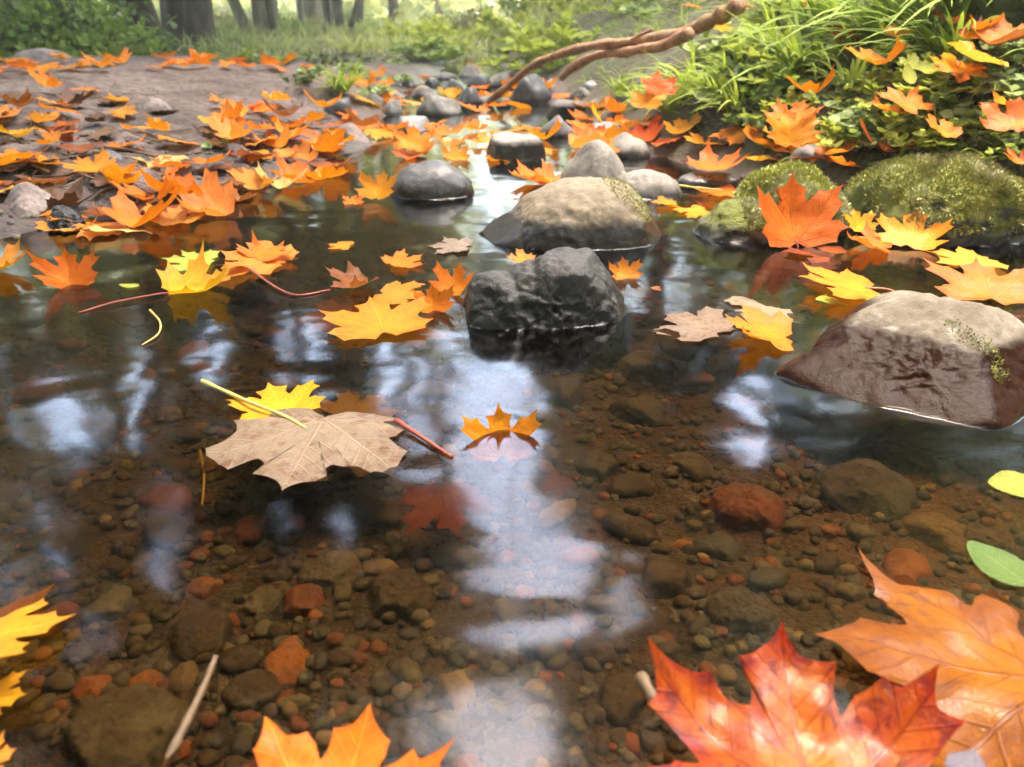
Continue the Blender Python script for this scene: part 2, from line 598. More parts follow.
# ------------------------------------------------------------------ stone materials
def stone_material(name, dry, dark, wet, wet_z=0.02, wet_soft=.012, moss=0.0, moss_z=0.03, speck=.3, scale=18, lichen=0.0, rough=.75, wetrough=.22, bump=.6, vein=0.0, silt=0.0, spec=.4):
    m, n = material(name)
    geo = n.new('ShaderNodeNewGeometry')
    pos = geo.outputs['Position']
    info = n.new('ShaderNodeObjectInfo').outputs['Random']
    co = n.v('ADD', pos, n.comb(n.m('MULTIPLY', info, 13.), n.m('MULTIPLY', info, 7.), info))
    z = n.sep(pos)[2]
    nz = n.sep(geo.outputs['Normal'])[2]
    n1 = n.noise(co, scale, 6, .62, .3); n2 = n.noise(co, scale * 7, 6, .65); n3 = n.noise(co, scale * 30, 3, .6)
    col = n.mix(n.step(n1, .32, .68), dark, dry)
    col = n.mix(n.m('MULTIPLY', n.step(n2, .5, .72), speck), col, tuple(min(1, c * 1.7) for c in dry))
    col = n.mix(n.m('MULTIPLY', n.step(n2, .48, .3), .5), col, tuple(c * .45 for c in dark))
    if lichen:
        l = n.m('MULTIPLY', n.step(n.noise(co, scale * 2.4, 5, .7), .56, .64), lichen)
        col = n.mix(l, col, (.42, .42, .36))
    if vein:
        v = n.step(n.m('ABSOLUTE', n.m('SUBTRACT', n.noise(co, scale * .6, 3, .5, 1.2), .5)), .0, .02, 1., 0.)
        col = n.mix(n.m('MULTIPLY', v, vein), col, (.4, .37, .33))
    if silt:
        sn = n.noise(pos, 16, 5, .65)
        sm = n.m('MULTIPLY', n.step(n.m('ADD', n.m('MULTIPLY', nz, .22), n.m('ADD', sn, n.m('MULTIPLY', n.m('SUBTRACT', n2, .5), .5))), .56, .78), silt)
        col = n.mix(sm, col, n.mix(n2, (.045, .028, .014), (.11, .066, .03)))
    wl = n.m('ADD', z, n.m('MULTIPLY', n.m('SUBTRACT', n1, .5), wet_soft * 2.4))
    w = n.step(wl, wet_z - wet_soft, wet_z + wet_soft, 1., 0.)
    col = n.mix(w, col, n.mix(n2, tuple(c * .55 for c in wet), tuple(c * 1.5 for c in wet)))
    rg = n.m('MULTIPLY_ADD', w, wetrough - rough, rough)
    rg = n.m('ADD', rg, n.m('MULTIPLY', n.m('SUBTRACT', n2, .5), .3))
    hh = n.m('ADD', n.m('MULTIPLY', n1, .5), n.m('ADD', n.m('MULTIPLY', n2, .4), n.m('MULTIPLY', n3, .12)))
    if moss:
        mm = n.m('ADD', n.m('MULTIPLY', nz, .55), n.m('MULTIPLY', n1, 1.0))
        mm = n.m('MULTIPLY', n.step(mm, 1.02 - moss * .6, 1.2 - moss * .6), n.step(z, moss_z - .015, moss_z + .012))
        mc = n.mix(n3, (.06, .07, .01), (.28, .30, .05))
        mc = n.mix(n.step(n2, .45, .7), mc, (.13, .15, .06))
        col = n.mix(mm, col, mc)
        rg = n.m('MAXIMUM', rg, n.m('MULTIPLY', mm, .9))
        hh = n.m('ADD', hh, n.m('MULTIPLY', mm, n.m('MULTIPLY_ADD', n3, .9, .4)))
    p = n.principled(Base_Color=col, Roughness=rg, Normal=n.bump(hh, bump, .006))
    p.inputs['Specular IOR Level'].default_value = spec
    finish(n, p.outputs[0])
    return m


SM = {
    'black': stone_material('black_wet_stone', (.032, .029, .026), (.013, .012, .011), (.010, .009, .008), .03, .02, wetrough=.3, rough=.6, bump=.8, scale=22),
    'tan': stone_material('tan_grey_stone', (.22, .17, .11), (.125, .095, .062), (.022, .018, .014), .034, .007, moss=0.0, speck=.2, wetrough=.2, vein=.0),
    'dark': stone_material('dark_wet_stone', (.085, .08, .078), (.035, .032, .03), (.02, .017, .015), .018, .014, wetrough=.2, rough=.38),
    'greytop': stone_material('grey_topped_stone', (.25, .215, .19), (.14, .12, .105), (.02, .018, .015), .035, .006, wetrough=.22),
    'grey': stone_material('grey_stone', (.22, .195, .165), (.10, .088, .075), (.035, .03, .027), .012, .008, lichen=.3, wetrough=.25),
    'blue': stone_material('blue_grey_stone', (.17, .162, .155), (.075, .073, .073), (.03, .03, .033), .01, .01, rough=.45, wetrough=.2),
    'moss': stone_material('mossy_stone', (.11, .10, .085), (.05, .045, .035), (.025, .022, .018), .022, .012, moss=.95, moss_z=.018, wetrough=.22, bump=1.),
    'wedge': stone_material('brown_wet_stone', (.175, .15, .118), (.10, .08, .058), (.015, .0045, .0015), .038, .005, lichen=.35, wetrough=.3, speck=.3, scale=14, moss=.0, bump=.6, spec=.05),
    'mossgrey': stone_material('grey_stone_moss_patch', (.28, .22, .16), (.16, .125, .085), (.02, .018, .016), .028, .006, wetrough=.2),
    'bank': stone_material('dirty_bank_stone', (.27, .21, .18), (.14, .105, .09), (.05, .04, .035), -.5, .01),
}


def bed_stone(name, a, b, speck=.4):
    return stone_material(name, a, b, b, wet_z=-1, speck=speck, scale=34, rough=.6, bump=.7, silt=.5, vein=.25)


PM = {
    'dark brown': bed_stone('pebble_dark_brown', (.085, .055, .035), (.035, .023, .015)),
    'reddish': bed_stone('pebble_reddish', (.30, .085, .035), (.17, .045, .02)),
    'orange brown': bed_stone('pebble_orange_brown', (.42, .15, .045), (.25, .085, .03)),
    'olive grey': bed_stone('pebble_olive_grey', (.17, .145, .09), (.085, .075, .045)),
    'slate grey': bed_stone('pebble_slate_grey', (.10, .10, .098), (.045, .045, .045)),
    'pale tan': bed_stone('pebble_pale_tan', (.34, .235, .13), (.2, .135, .075)),
}

# ------------------------------------------------------------------ rocks
import bmesh
_ico = {}


def ico(sub):
    if sub not in _ico:
        bm = bmesh.new()
        bmesh.ops.create_icosphere(bm, subdivisions=sub, radius=1)
        V = np.array([v.co[:] for v in bm.verts]); F = np.array([[v.index for v in f.verts] for f in bm.faces])
        bm.free()
        _ico[sub] = (V / np.linalg.norm(V, axis=1)[:, None], F)
    return _ico[sub]


def rock_mesh(name, ells, mat, seed=0, sub=5, planes=(), amp=.06, freq=1.6, fine=.015, soft=22.):
    """blend of ellipsoids seen from a common inner point, cut by planes and roughened. sizes in metres"""
    D, F = ico(sub)
    r = np.zeros(len(D))
    for (cx, cy, cz, rx, ry, rz) in ells:
        s = np.array([rx, ry, rz]); c = np.array([cx, cy, cz]) / s
        d = D / s
        A = (d * d).sum(1); B = -2 * (d * c).sum(1); Cc = (c * c).sum() - 1
        disc = B * B - 4 * A * Cc
        t = np.where(disc > 0, (-B + np.sqrt(np.clip(disc, 0, None))) / (2 * A), 0)
        r = np.maximum(r, t)
    size = r.mean()
    for (nx, ny, nz, c) in planes:
        nn = np.array([nx, ny, nz]); nn = nn / np.linalg.norm(nn)
        dn = D @ nn
        lim = np.where(dn > .02, c / np.maximum(dn, .02), 1e3)
        a, b = -r / size, -lim / size
        mx = np.maximum(a, b)
        sm = mx + np.log(np.exp((a - mx) * soft) + np.exp((b - mx) * soft)) / soft
        r = -sm * size
    P = D * r[:, None]
    k = freq / size
    disp = amp * size * fbm(P * k + seed * 7.7, 4, seed, .5)
    ridg = fine * size * (1 - 2 * np.abs(fbm(P * k * 4 + seed, 3, seed + 50)))
    P = D * (r + disp + ridg)[:, None]
    return mesh_from(name, P, F, mat)


ROCKS = []
M_WATER = None


def place_rock(px, base, w, h, mat, label, ells=None, depth=.85, z0=0.0, seed=0, sub=4, yaw=0, planes=None, amp=.07, fine=.02, group=None,
               cat='rock', name='river_rock', sink=.5, onground=False, soft=22):
    """ells/planes in half-widths (x,y) and heights (z); the base line of the visible stone is at pixel row base"""
    p = ground_at(px, base) if onground else at(px, base, z0)
    mm = depth_of(p) / FPX
    hw = w * mm / 2
    dep = math.atan2(CAM_H - p[2], p[1])
    Dp = depth * hw
    hz = max(.25 * h * mm, h * mm / math.cos(dep) - Dp * math.tan(dep) * .9)
    cy = p[1] + Dp * .85
    E = ells or [(0, 0, 0, 1, depth, 1)]
    E = [(cx * hw, cyy * hw, cz * hz, rx * hw, ry * hw, rz * hz) for cx, cyy, cz, rx, ry, rz in E]
    rs = random.Random(seed)
    if planes is None:
        planes = [(rs.uniform(-1, 1), rs.uniform(-1, 1), rs.uniform(-.1, 1), rs.uniform(.62, .92)) for _ in range(7)]
    PL = []
    for nx, ny, nz, c in planes:
        v = np.array([nx, ny, nz]); v = v / np.linalg.norm(v)
        ext = math.sqrt((v[0] * hw) ** 2 + (v[1] * Dp) ** 2 + (v[2] * hz) ** 2)
        PL.append((v[0], v[1], v[2], c * ext))
    me = rock_mesh(name, E, mat, seed, sub, PL, amp, 1.5, fine, soft)
    o = obj(name, me, loc=(p[0], cy, p[2] + (-.06 * hz if not onground else -.15 * hz)))
    o.rotation_euler = (0, 0, R(yaw))
    tag(o, label, cat, group)
    ROCKS.append(o)
    return o


# the two stones in mid-stream
rock_a = place_rock(545, 332, 188, 86, SM['black'], 'black craggy wet rock standing alone nearest the middle of the stream', depth=.62, seed=3, sub=6,
    ells=[(.34, .05, 0, .70, .62, 1.08), (-.55, -.05, -.05, .52, .52, .80), (-.1, .05, 0, .6, .5, .84)],
    planes=[(-1, -.1, .10, .84), (.85, -.25, .55, .80), (.1, -1, .22, .72), (.05, -.12, 1, .90), (-.35, -1, .5, .86), (.5, -1, .2, .78)], amp=.06, fine=.035, soft=40)
rock_b = place_rock(577, 252, 204, 78, SM['tan'], 'broad smooth tan rock with dark wet waterline behind the black craggy rock', depth=.75, seed=9, sub=6,
    ells=[(.12, .05, 0, .86, .72, 1.0), (-.5, -.02, -.1, .5, .45, .62)], planes=[(-.7, -.2, .75, .80), (.75, -.2, .5, .86), (.2, -1, .2, .82)], amp=.05, fine=.012)
place_rock(430, 199, 86, 40, SM['dark'], 'smooth dark oval rock with a bright wet streak and leaf on its left end', seed=4, sub=5, amp=.04, fine=.01, planes=[(0, -.2, 1, .95)], depth=.7)
place_rock(514, 161, 64, 36, SM['greytop'], 'flat grey topped boulder with black wet sides beside a small yellow leaf', seed=5, sub=5, planes=[(0, -.12, 1, .7), (-1, -.3, .1, .8), (.6, -1, .1, .85)], depth=.7, amp=.05)
place_rock(557, 137, 36, 26, SM['blue'], 'small round blue grey stone behind the flat grey topped boulder', seed=6)
place_rock(571, 118, 46, 24, SM['greytop'], 'flat brown topped rock with dark front below the fallen branch', seed=7, planes=[(0, -.1, 1, .7), (-.3, -1, 0, .8)], depth=.7)
rock_g = place_rock(624, 199, 132, 60, SM['grey'], 'long sloping grey rock lying behind the broad tan rock', depth=.5, seed=8, sub=5,
    ells=[(-.42, .1, 0, .55, .5, 1.0), (.3, -.1, -.2, .72, .42, .72)], planes=[(.55, -.25, 1, .72), (-.7, -.4, .5, .85)], amp=.07)
place_rock(632, 158, 46, 30, SM['grey'], 'rounded pale grey stone above the long sloping grey rock', seed=10)
rock_i = place_rock(788, 246, 168, 82, SM['moss'], 'mossy green rock with black wet end behind the upright red leaf', depth=.8, seed=12, sub=6,
    ells=[(.25, .25, 0, .78, .7, 1.0), (-.45, -.05, -.1, .56, .5, .66)], planes=[(-.8, -.2, .6, .85)], amp=.09, fine=.03)
rock_j = place_rock(1002, 246, 256, 96, SM['moss'], 'largest moss covered boulder at the edge of the leafy bank', depth=.7, seed=14, sub=6,
    ells=[(-.15, .1, 0, .86, .72, 1.0), (.55, .1, -.1, .72, .6, .72)], planes=[(-.9, -.3, .2, .86), (.4, -.3, 1, .82), (.1, -1, .15, .8)], amp=.08, fine=.03)
rock_k = place_rock(984, 444, 304, 118, SM['wedge'], 'large angular brown rock with pale top and wet dark front in shallow water', depth=1.15, seed=21, sub=6,
    ells=[(.22, .1, 0, .95, .85, 1.9), (-.6, -.1, -.15, .5, .5, 1.3), (.3, .75, 0, .6, .5, 1.5)], planes=[(-.1, -1, .06, .70), (-.22, -.36, .9, .50), (-.85, -.5, .35, .84), (-.15, -1, .18, .74), (.7, -.75, .2, .86), (-.5, .3, .8, .9), (.35, -.5, .8, .66), (-.75, -.6, .5, .72)], amp=.035, fine=.02, soft=45)
place_rock(990, 184, 70, 32, SM['tan'], 'smooth bare tan stone resting behind the largest mossy boulder', seed=15, onground=True)
place_rock(824, 174, 60, 26, SM['blue'], 'blue grey flat stone between the two mossy boulders', seed=16, onground=True, planes=[(0, -.3, 1, .7), (-.5, -1, .3, .8)])
place_rock(755, 172, 46, 24, SM['blue'], 'blue grey tilted stone under the big orange leaf by the bank', seed=17, planes=[(-.4, -.3, 1, .7), (.6, -1, .2, .8)])
place_rock(706, 142, 82, 18, SM['dark'], 'long black slab at the foot of the grassy bank', seed=18, depth=.35, planes=[(0, -.2, 1, .7)])
place_rock(712, 188, 70, 18, SM['dark'], 'low brown wet slab carrying the big orange leaf', seed=19, depth=.5, planes=[(0, -.2, 1, .7)])
place_rock(668, 192, 30, 14, SM['blue'], 'tiny blue wet stone at the thin end of the sloping rock', seed=20)
place_rock(22, 218, 62, 36, SM['bank'], 'pale brown stone on the mud at the left edge', seed=22, onground=True, sub=5)
place_rock(62, 232, 48, 30, SM['black'], 'rough black glistening stone at the muddy shoreline', seed=23, amp=.16, fine=.09, sub=5)
place_rock(605, 140, 44, 20, SM['blue'], 'small slate stone among leaves below the branch', seed=24)
place_rock(548, 200, 38, 14, SM['blue'], 'low slate stone beside a pale leaf behind the tan rock', seed=25, z0=-.004)
place_rock(530, 104, 46, 38, SM['dark'], 'tall dark boulder under the fallen branch tip', seed=26, depth=.6)
place_rock(438, 116, 48, 28, SM['grey'], 'pale grey wet boulder at the left of the upstream shallows', seed=27)
place_rock(466, 108, 28, 26, SM['dark'], 'dark cracked stone next to the pale grey wet boulder', seed=28)
place_rock(412, 132, 42, 20, SM['blue'], 'shiny blue stone at the left waterline upstream', seed=29)
up = [(392, 116, 26, 18, 'grey'), (425, 98, 30, 14, 'grey'), (452, 92, 32, 20, 'blue'), (478, 90, 30, 22, 'dark'), (500, 88, 40, 26, 'grey'), (520, 78, 34, 20, 'dark'),
      (470, 78, 26, 14, 'grey'), (445, 80, 22, 12, 'grey'), (548, 92, 26, 16, 'grey'), (582, 100, 26, 14, 'grey'), (600, 112, 26, 14, 'grey'), (590, 90, 22, 12, 'blue'),
      (375, 108, 24, 14, 'grey'), (408, 88, 20, 10, 'grey'), (612, 122, 24, 14, 'blue'), (486, 104, 22, 12, 'blue'), (505, 108, 20, 10, 'grey'), (432, 86, 18, 10, 'dark'), (540, 76, 26, 14, 'blue'), (398, 100, 18, 10, 'blue')]
CN = {'grey': 'grey', 'blue': 'blue grey', 'dark': 'dark'}
for i, (px, b, w, h, mt) in enumerate(up):
    place_rock(px, b, w, h, SM[mt], f'small {CN[mt]} stone in the tumble of stones where the stream narrows', seed=40 + i, sub=4, onground=True, group=f'small {CN[mt]} stones upstream')
for i, (px, b, w, h, l) in enumerate([(232, 158, 30, 14, 'small brown stone half buried among leaves on the mud bank'), (148, 112, 40, 16, 'flat grey brown stone on bare mud below the trees'),
        (105, 160, 26, 14, 'dark little stone under orange leaves on the mud bank'), (20, 168, 40, 16, 'low muddy stone near the leaf pile at the left edge'), (338, 118, 34, 26, 'dark stone in the undercut bank below the grass tuft'),
        (352, 142, 32, 20, 'wet pointed stone at the tip of the mud bank'), (30, 60, 60, 12, 'long flat stone at the back of the mud bank')]):
    place_rock(px, b, w, h, SM['bank' if i not in (2, 4) else 'dark'], l, seed=70 + i, onground=True)

# moss tufts growing on stones: a part of the stone
def moss_mat():
    m, n = material('moss_tufts')
    co = n.new('ShaderNodeNewGeometry').outputs['Position']
    z = n.noise(co, 60, 4, .6); z2 = n.noise(co, 14, 3)
    c = n.mix(z, (.11, .12, .02), (.50, .50, .10))
    c = n.mix(n.step(z2, .45, .65), c, (.40, .40, .22))
    p = n.principled(Base_Color=c, Roughness=.8)
    finish(n, p.outputs[0])
    return m


M_MOSS = moss_mat()


def add_moss(o, count, zmin, cond, hmax=.007, seed=0):
    me = o.data
    rs = np.random.default_rng(seed)
    co = np.array([v.co[:] for v in me.vertices]); no = np.array([v.normal[:] for v in me.vertices])
    nz = vnoise(co * 45 + seed, seed) * .5
    ok = np.where((co[:, 2] > zmin) & cond(co, no, nz))[0]
    if len(ok) == 0: return
    idx = rs.choice(ok, count)
    b = co[idx] + rs.normal(0, .0018, (count, 3)) - no[idx] * .001
    d = no[idx] + rs.normal(0, .55, (count, 3)); d[:, 2] += .25
    d /= np.linalg.norm(d, axis=1)[:, None]
    h = rs.uniform(.3, 1, count) * hmax
    s = np.cross(d, rs.normal(0, 1, (count, 3))); s /= np.linalg.norm(s, axis=1)[:, None]
    wd = h * .28
    V = np.stack([b - s * wd[:, None], b + s * wd[:, None], b + d * h[:, None]], 1).reshape(-1, 3)
    F = np.arange(count * 3).reshape(-1, 3)
    c = obj('moss', mesh_from('moss', V, F, M_MOSS, smooth=False), o)


add_moss(rock_i, 15000, .022, lambda c, n, z: (n[:, 2] + z * 2 > .2) & (c[:, 0] > -.055 + z * .03), seed=1)
add_moss(rock_j, 24000, .025, lambda c, n, z: (n[:, 2] + z * 2.2 > .2) & (c[:, 0] > -.155 + z * .04) & (c[:, 2] + z * .02 > .03), seed=2)
cb = rock_b.data
add_moss(rock_b, 2600, .03, lambda c, n, z: (np.hypot(c[:, 0] - .075, (c[:, 1] + .01) * .8) < .034 + z * .014) & (n[:, 2] > .3), hmax=.004, seed=3)
add_moss(rock_k, 1100, .02, lambda c, n, z: (np.abs(c[:, 0] - .045 + (c[:, 1] + .02) * .5 + z * .02) < .010) & (n[:, 2] > .35) & (c[:, 1] < .02), hmax=.003, seed=4)

# ------------------------------------------------------------------ stones on the bed
def bed_at(px, py):
    d = ray(px, py)
    ts = np.geomspace(.28, 3, 500)
    P = ts[:, None] * d[None, :] + np.array([0, 0, CAM_H])
    k = np.where(P[:, 2] < hgt(P[:, 0], P[:, 1]))[0]
    k = k[0] if len(k) else 499
    return P[k]


TAKEN = []


def bed_rock(px, py, w, h, mat, label, seed, flat=.5, name='submerged_stone'):
    p = bed_at(px, py)
    mm = depth_of(p) / FPX
    hw = w * mm / 2
    dep = math.atan2(CAM_H - p[2], p[1])
    hd = h * mm / math.sin(dep) / 2
    hz = min(min(hw, hd) * flat, .028)
    rs = random.Random(seed)
    pl = [(rs.uniform(-1, 1), rs.uniform(-1, 1), rs.uniform(-.1, .6), rs.uniform(.62, .9) * min(hw, hd)) for _ in range(6)]
    me = rock_mesh(name, [(0, 0, 0, hw, hd, hz)], mat, seed, 5 if w > 60 else 4, pl, .12, 1.7, .04)
    o = obj(name, me, loc=(p[0], p[1], p[2] + hz * .25))
    tag(o, label, 'stone')
    TAKEN.append((p[0], p[1], (hw + hd) / 2))


BR = [(128, 742, 130, 95, 'olive grey', 'large flat olive grey stone under water beside the yellow stalk'),
      (746, 513, 78, 44, 'reddish', 'brick red oval stone lying alone under shallow water'),
      (289, 664, 52, 50, 'orange brown', 'orange oval stone under water in front of the pale spotted leaf'),
      (638, 416, 54, 34, 'slate grey', 'dark round submerged stone right of the orange leaf tips'),
      (862, 492, 90, 62, 'slate grey', 'broad slate stone with pale marks under water below the brown rock'),
      (716, 552, 50, 34, 'slate grey', 'dark stone under water close to the brick red oval'),
      (398, 602, 74, 62, 'dark brown', 'dark round stone under water left of the bright sky reflection'),
      (205, 590, 34, 22, 'orange brown', 'small bright orange stone under water between the pale leaf and the yellow leaf'),
      (147, 688, 40, 30, 'orange brown', 'rounded rust orange stone touching the large olive stone'),
      (304, 603, 44, 40, 'reddish', 'red brown stone under water above the orange oval'),
      (265, 605, 40, 34, 'olive grey', 'smooth grey green stone under water next to the red brown stone'),
      (330, 580, 62, 50, 'olive grey', 'square sided olive stone with a pale line under water'),
      (45, 398, 60, 24, 'reddish', 'long reddish stone under water near the left edge'),
      (195, 354, 32, 18, 'orange brown', 'small tan stone under water below the curled yellow leaf'),
      (165, 505, 56, 30, 'reddish', 'flat red stone under water left of the pale spotted leaf'),
      (600, 470, 46, 34, 'slate grey', 'grey green stone under water beside the white reflection'),
      (650, 372, 70, 24, 'olive grey', 'flat olive stone under water in front of the black rock'),
      (770, 375, 90, 40, 'olive grey', 'wide olive stone under water in front of the orange leaf'),
      (690, 350, 60, 26, 'slate grey', 'grey stone under water below the tan sunken leaf'),
      (565, 395, 50, 26, 'dark brown', 'dark brown stone under water below the black rock'),
      (745, 620, 70, 70, 'slate grey', 'large grey stone under water above the big red orange leaf'),
      (455, 690, 44, 56, 'pale tan', 'speckled tan stone under water near the bottom middle'),
      (205, 640, 70, 50, 'dark brown', 'dark slab under water left of the orange oval'),
      (250, 702, 60, 54, 'dark brown', 'angular brown stone under water above the bottom yellow leaf'),
      (90, 440, 70, 30, 'dark brown', 'long dark stone under water at mid left'),
      (665, 585, 60, 50, 'dark brown', 'dark mottled stone under water right of the white reflection'),
      (545, 650, 60, 60, 'slate grey', 'grey stone under water beneath the sky reflection'),
      (620, 700, 56, 50, 'dark brown', 'dark stone under water beside the broken twig'),
      (940, 540, 90, 40, 'pale tan', 'pale sandy slab under water below the brown rock'),
      (270, 470, 40, 30, 'olive grey', 'olive stone under water just below the pale leaf'),
      (110, 610, 44, 40, 'olive grey', 'olive stone under water just right of the big yellow leaf'),
      (70, 545, 60, 34, 'dark brown', 'dark stone under water above the big yellow leaf'),
      (810, 430, 60, 30, 'dark brown', 'dark brown stone under water left of the angular brown rock'),
      (690, 470, 44, 26, 'olive grey', 'olive stone under water above the brick red oval')]
for i, (px, py, w, h, c, l) in enumerate(BR):
    bed_rock(px, py, w, h, PM[c], l, 100 + i)

protos = {}
for ci, cname in enumerate(PM):
    protos[cname] = [rock_mesh('pebble', [(0, 0, 0, 1, .78 - .1 * k, .55)], PM[cname], 200 + 10 * ci + k, 3,
                               [(.8, .4, .5, .8), (-.5, .8, .4, .7), (.1, -.6, .8, .55)][:k + 1], .2, 1.7, .05) for k in range(3)]
names_w = ['dark brown'] * 9 + ['reddish'] * 3 + ['orange brown'] * 1 + ['olive grey'] * 5 + ['slate grey'] * 4 + ['pale tan'] * 2
cnt = tries = 0
while cnt < 290 and tries < 20000:
    tries += 1
    y = .2 + 1.0 * random.random() ** 1.35
    x = random.uniform(-1, 1) * (.16 + .68 * y)
    s = random.choice([.008, .010, .012, .014, .017, .021])
    u, v, _ = project((x, y, -.05))
    if not (-30 < u < 1054 and v < 800): continue
    if hgt(x, y) > -.012: continue
    if any((x - a) ** 2 + (y - b) ** 2 < (s * .8 + c * .9) ** 2 for a, b, c in TAKEN): continue
    TAKEN.append((x, y, s))
    c = random.choice(names_w)
    o = obj('pebble', random.choice(protos[c]))
    o.location = (x, y, float(hgt(x, y)) + s * .18)
    o.scale = (s * random.uniform(.85, 1.3), s, s * random.uniform(.7, 1))
    o.rotation_euler = (random.uniform(-.3, .3), random.uniform(-.3, .3), random.uniform(0, 6.28))
    tag(o, f'small {c} pebble lying among many on the stream bed', 'pebble', f'{c} pebbles on the stream bed')
    cnt += 1


def gravel():
    D, F = ico(2)
    mats = list(PM.values())
    Vs, Fs, Mi = [], [], []
    k = 0
    n = 0
    pts = [(.2 + 1.5 * random.random() ** 1.3) for _ in range(9000)]
    for y in pts:
        x = random.uniform(-1, 1) * (.16 + .68 * y)
        h = float(hgt(x, y))
        if h > .006 and random.random() < .6: continue
        s = random.uniform(.0022, .0062)
        r = 1 + .25 * vnoise(D * 1.3 + n * 3.3, 3)
        P = D * (r * s)[:, None] * np.array([random.uniform(.8, 1.4), 1, random.uniform(.5, .9)])
        a = random.uniform(0, 6.28); ca, sa = math.cos(a), math.sin(a)
        P = np.column_stack([P[:, 0] * ca - P[:, 1] * sa, P[:, 0] * sa + P[:, 1] * ca, P[:, 2]])
        Vs.append(P + np.array([x, y, h + s * .25])); Fs.append(F + k); k += len(D)
        mi = random.choice([0] * 8 + [1, 1, 2] + [3] * 5 + [4] * 4 + [5])
        Mi.append(np.full(len(F), mi))
        n += 1
    me = mesh_from('gravel', np.vstack(Vs), np.vstack(Fs), mats, mat_idx=np.concatenate(Mi))
    tag(obj('gravel', me), 'fine brown gravel filling between pebbles on the stream bed', 'gravel', kind='stuff')


gravel()

# ------------------------------------------------------------------ water
def water_material():
    m, n = material('stream_water')
    geo = n.new('ShaderNodeNewGeometry')
    pos = geo.outputs['Position']
    mp = n.new('ShaderNodeMapping'); n.put(mp.inputs['Vector'], pos); mp.inputs['Scale'].default_value = (1.0, 1.3, 1.0)
    w1 = n.noise(mp.outputs[0], 5.5, 2, .5, .4)
    w2 = n.noise(mp.outputs[0], 26, 2, .5, .6)
    w3 = n.noise(mp.outputs[0], 85, 2, .5, .4)
    y = n.sep(pos)[1]
    rip = n.step(y, .7, 1.6)
    h = n.m('ADD', n.m('MULTIPLY', w1, 1.0), n.m('MULTIPLY', w2, .035))
    h = n.m('ADD', h, n.m('MULTIPLY', n.m('MULTIPLY', w3, rip), .018))
    nb = n.bump(h, .22, .016)
    fr = n.new('ShaderNodeFresnel'); fr.inputs['IOR'].default_value = 1.33
    n.put(fr.inputs['Normal'], nb)
    gl = n.new('ShaderNodeBsdfGlossy'); gl.inputs['Roughness'].default_value = .10
    n.put(gl.inputs['Normal'], nb)
    gl.inputs['Color'].default_value = (1, 1, 1, 1)
    tr = n.new('ShaderNodeBsdfTransparent'); 
    cosw = n.m('MAXIMUM', n.v('DOT_PRODUCT', geo.outputs['Incoming'], geo.outputs['Normal']), .0)
    cosr = n.m('SQRT', n.m('SUBTRACT', 1.0, n.m('MULTIPLY', n.m('SUBTRACT', 1.0, n.m('MULTIPLY', cosw, cosw)), .30)))
    path = n.m('POWER', n.m('DIVIDE', 1.0, n.m('MAXIMUM', n.m('ABSOLUTE', cosw), .12)), .95)
    ext = [n.m('POWER', c, path) for c in (.58, .50, .36)]
    n.put(tr.inputs['Color'], n.comb(*ext))
    mx = n.new('ShaderNodeMixShader')
    n.put(mx.inputs[0], fr.outputs[0])
    n.t.links.new(tr.outputs[0], mx.inputs[1]); n.t.links.new(gl.outputs[0], mx.inputs[2])
    finish(n, mx.outputs[0])
    return m


M_WATER = water_material()


def waterline(o):
    """closed loop where a stone meets the water, resampled by angle"""
    bm = bmesh.new(); bm.from_mesh(o.data)
    bm.transform(Matrix.Translation(o.location) @ Matrix.Rotation(o.rotation_euler[2], 4, 'Z'))
    r = bmesh.ops.bisect_plane(bm, geom=bm.verts[:] + bm.edges[:] + bm.faces[:], plane_co=(0, 0, 0), plane_no=(0, 0, 1))
    P = np.array([v.co[:2] for v in r['geom_cut'] if isinstance(v, bmesh.types.BMVert)])
    bm.free()
    if len(P) < 12: return None
    c = P.mean(0)
    a = np.arctan2(P[:, 1] - c[1], P[:, 0] - c[0]); rr = np.hypot(*(P - c).T)
    k = np.argsort(a); a, rr = a[k], rr[k]
    A = np.linspace(-PI, PI, 160, endpoint=False)
    Rr = np.interp(A, a, rr, period=2 * PI)
    return c, A, Rr


def build_water():
    V = [(-4, -3, 0), (4, -3, 0), (4, 8, 0), (-4, 8, 0)]
    F = [(0, 1, 2, 3)]
    for o in (rock_a, rock_b, rock_i, rock_j, rock_k, rock_g) + tuple(ROCKS[2:4]):
        wl = waterline(o)
        if wl is None: continue
        c, A, Rr = wl
        N = len(A); b0 = len(V)
        prof = [(-.0010, .0022), (.0002, .0016), (.0007, .0011), (.0014, .0006), (.0024, .00025), (.0038, .00008)]
        wob = np.clip(.55 + .75 * vnoise(np.column_stack([np.cos(A) * 4, np.sin(A) * 4, 0 * A + len(V)]), 4), .12, 1.2)
        for d, z in prof:
            for k in range(N):
                V.append((c[0] + (Rr[k] + d * wob[k]) * math.cos(A[k]), c[1] + (Rr[k] + d * wob[k]) * math.sin(A[k]), z * wob[k]))
        for j in range(len(prof) - 1):
            for k in range(N):
                F.append((b0 + j * N + k, b0 + (j + 1) * N + k, b0 + (j + 1) * N + (k + 1) % N, b0 + j * N + (k + 1) % N))
    tag(obj('stream_water', mesh_from('stream_water', V, F, M_WATER)), kind='structure')


build_water()

# ------------------------------------------------------------------ fallen leaves
def xf(yaw, pitch, roll):
    return (Matrix.Rotation(R(yaw), 4, 'Z') @ Matrix.Rotation(R(pitch), 4, 'X') @ Matrix.Rotation(R(roll), 4, 'Y')).to_euler()


seedc = [500]


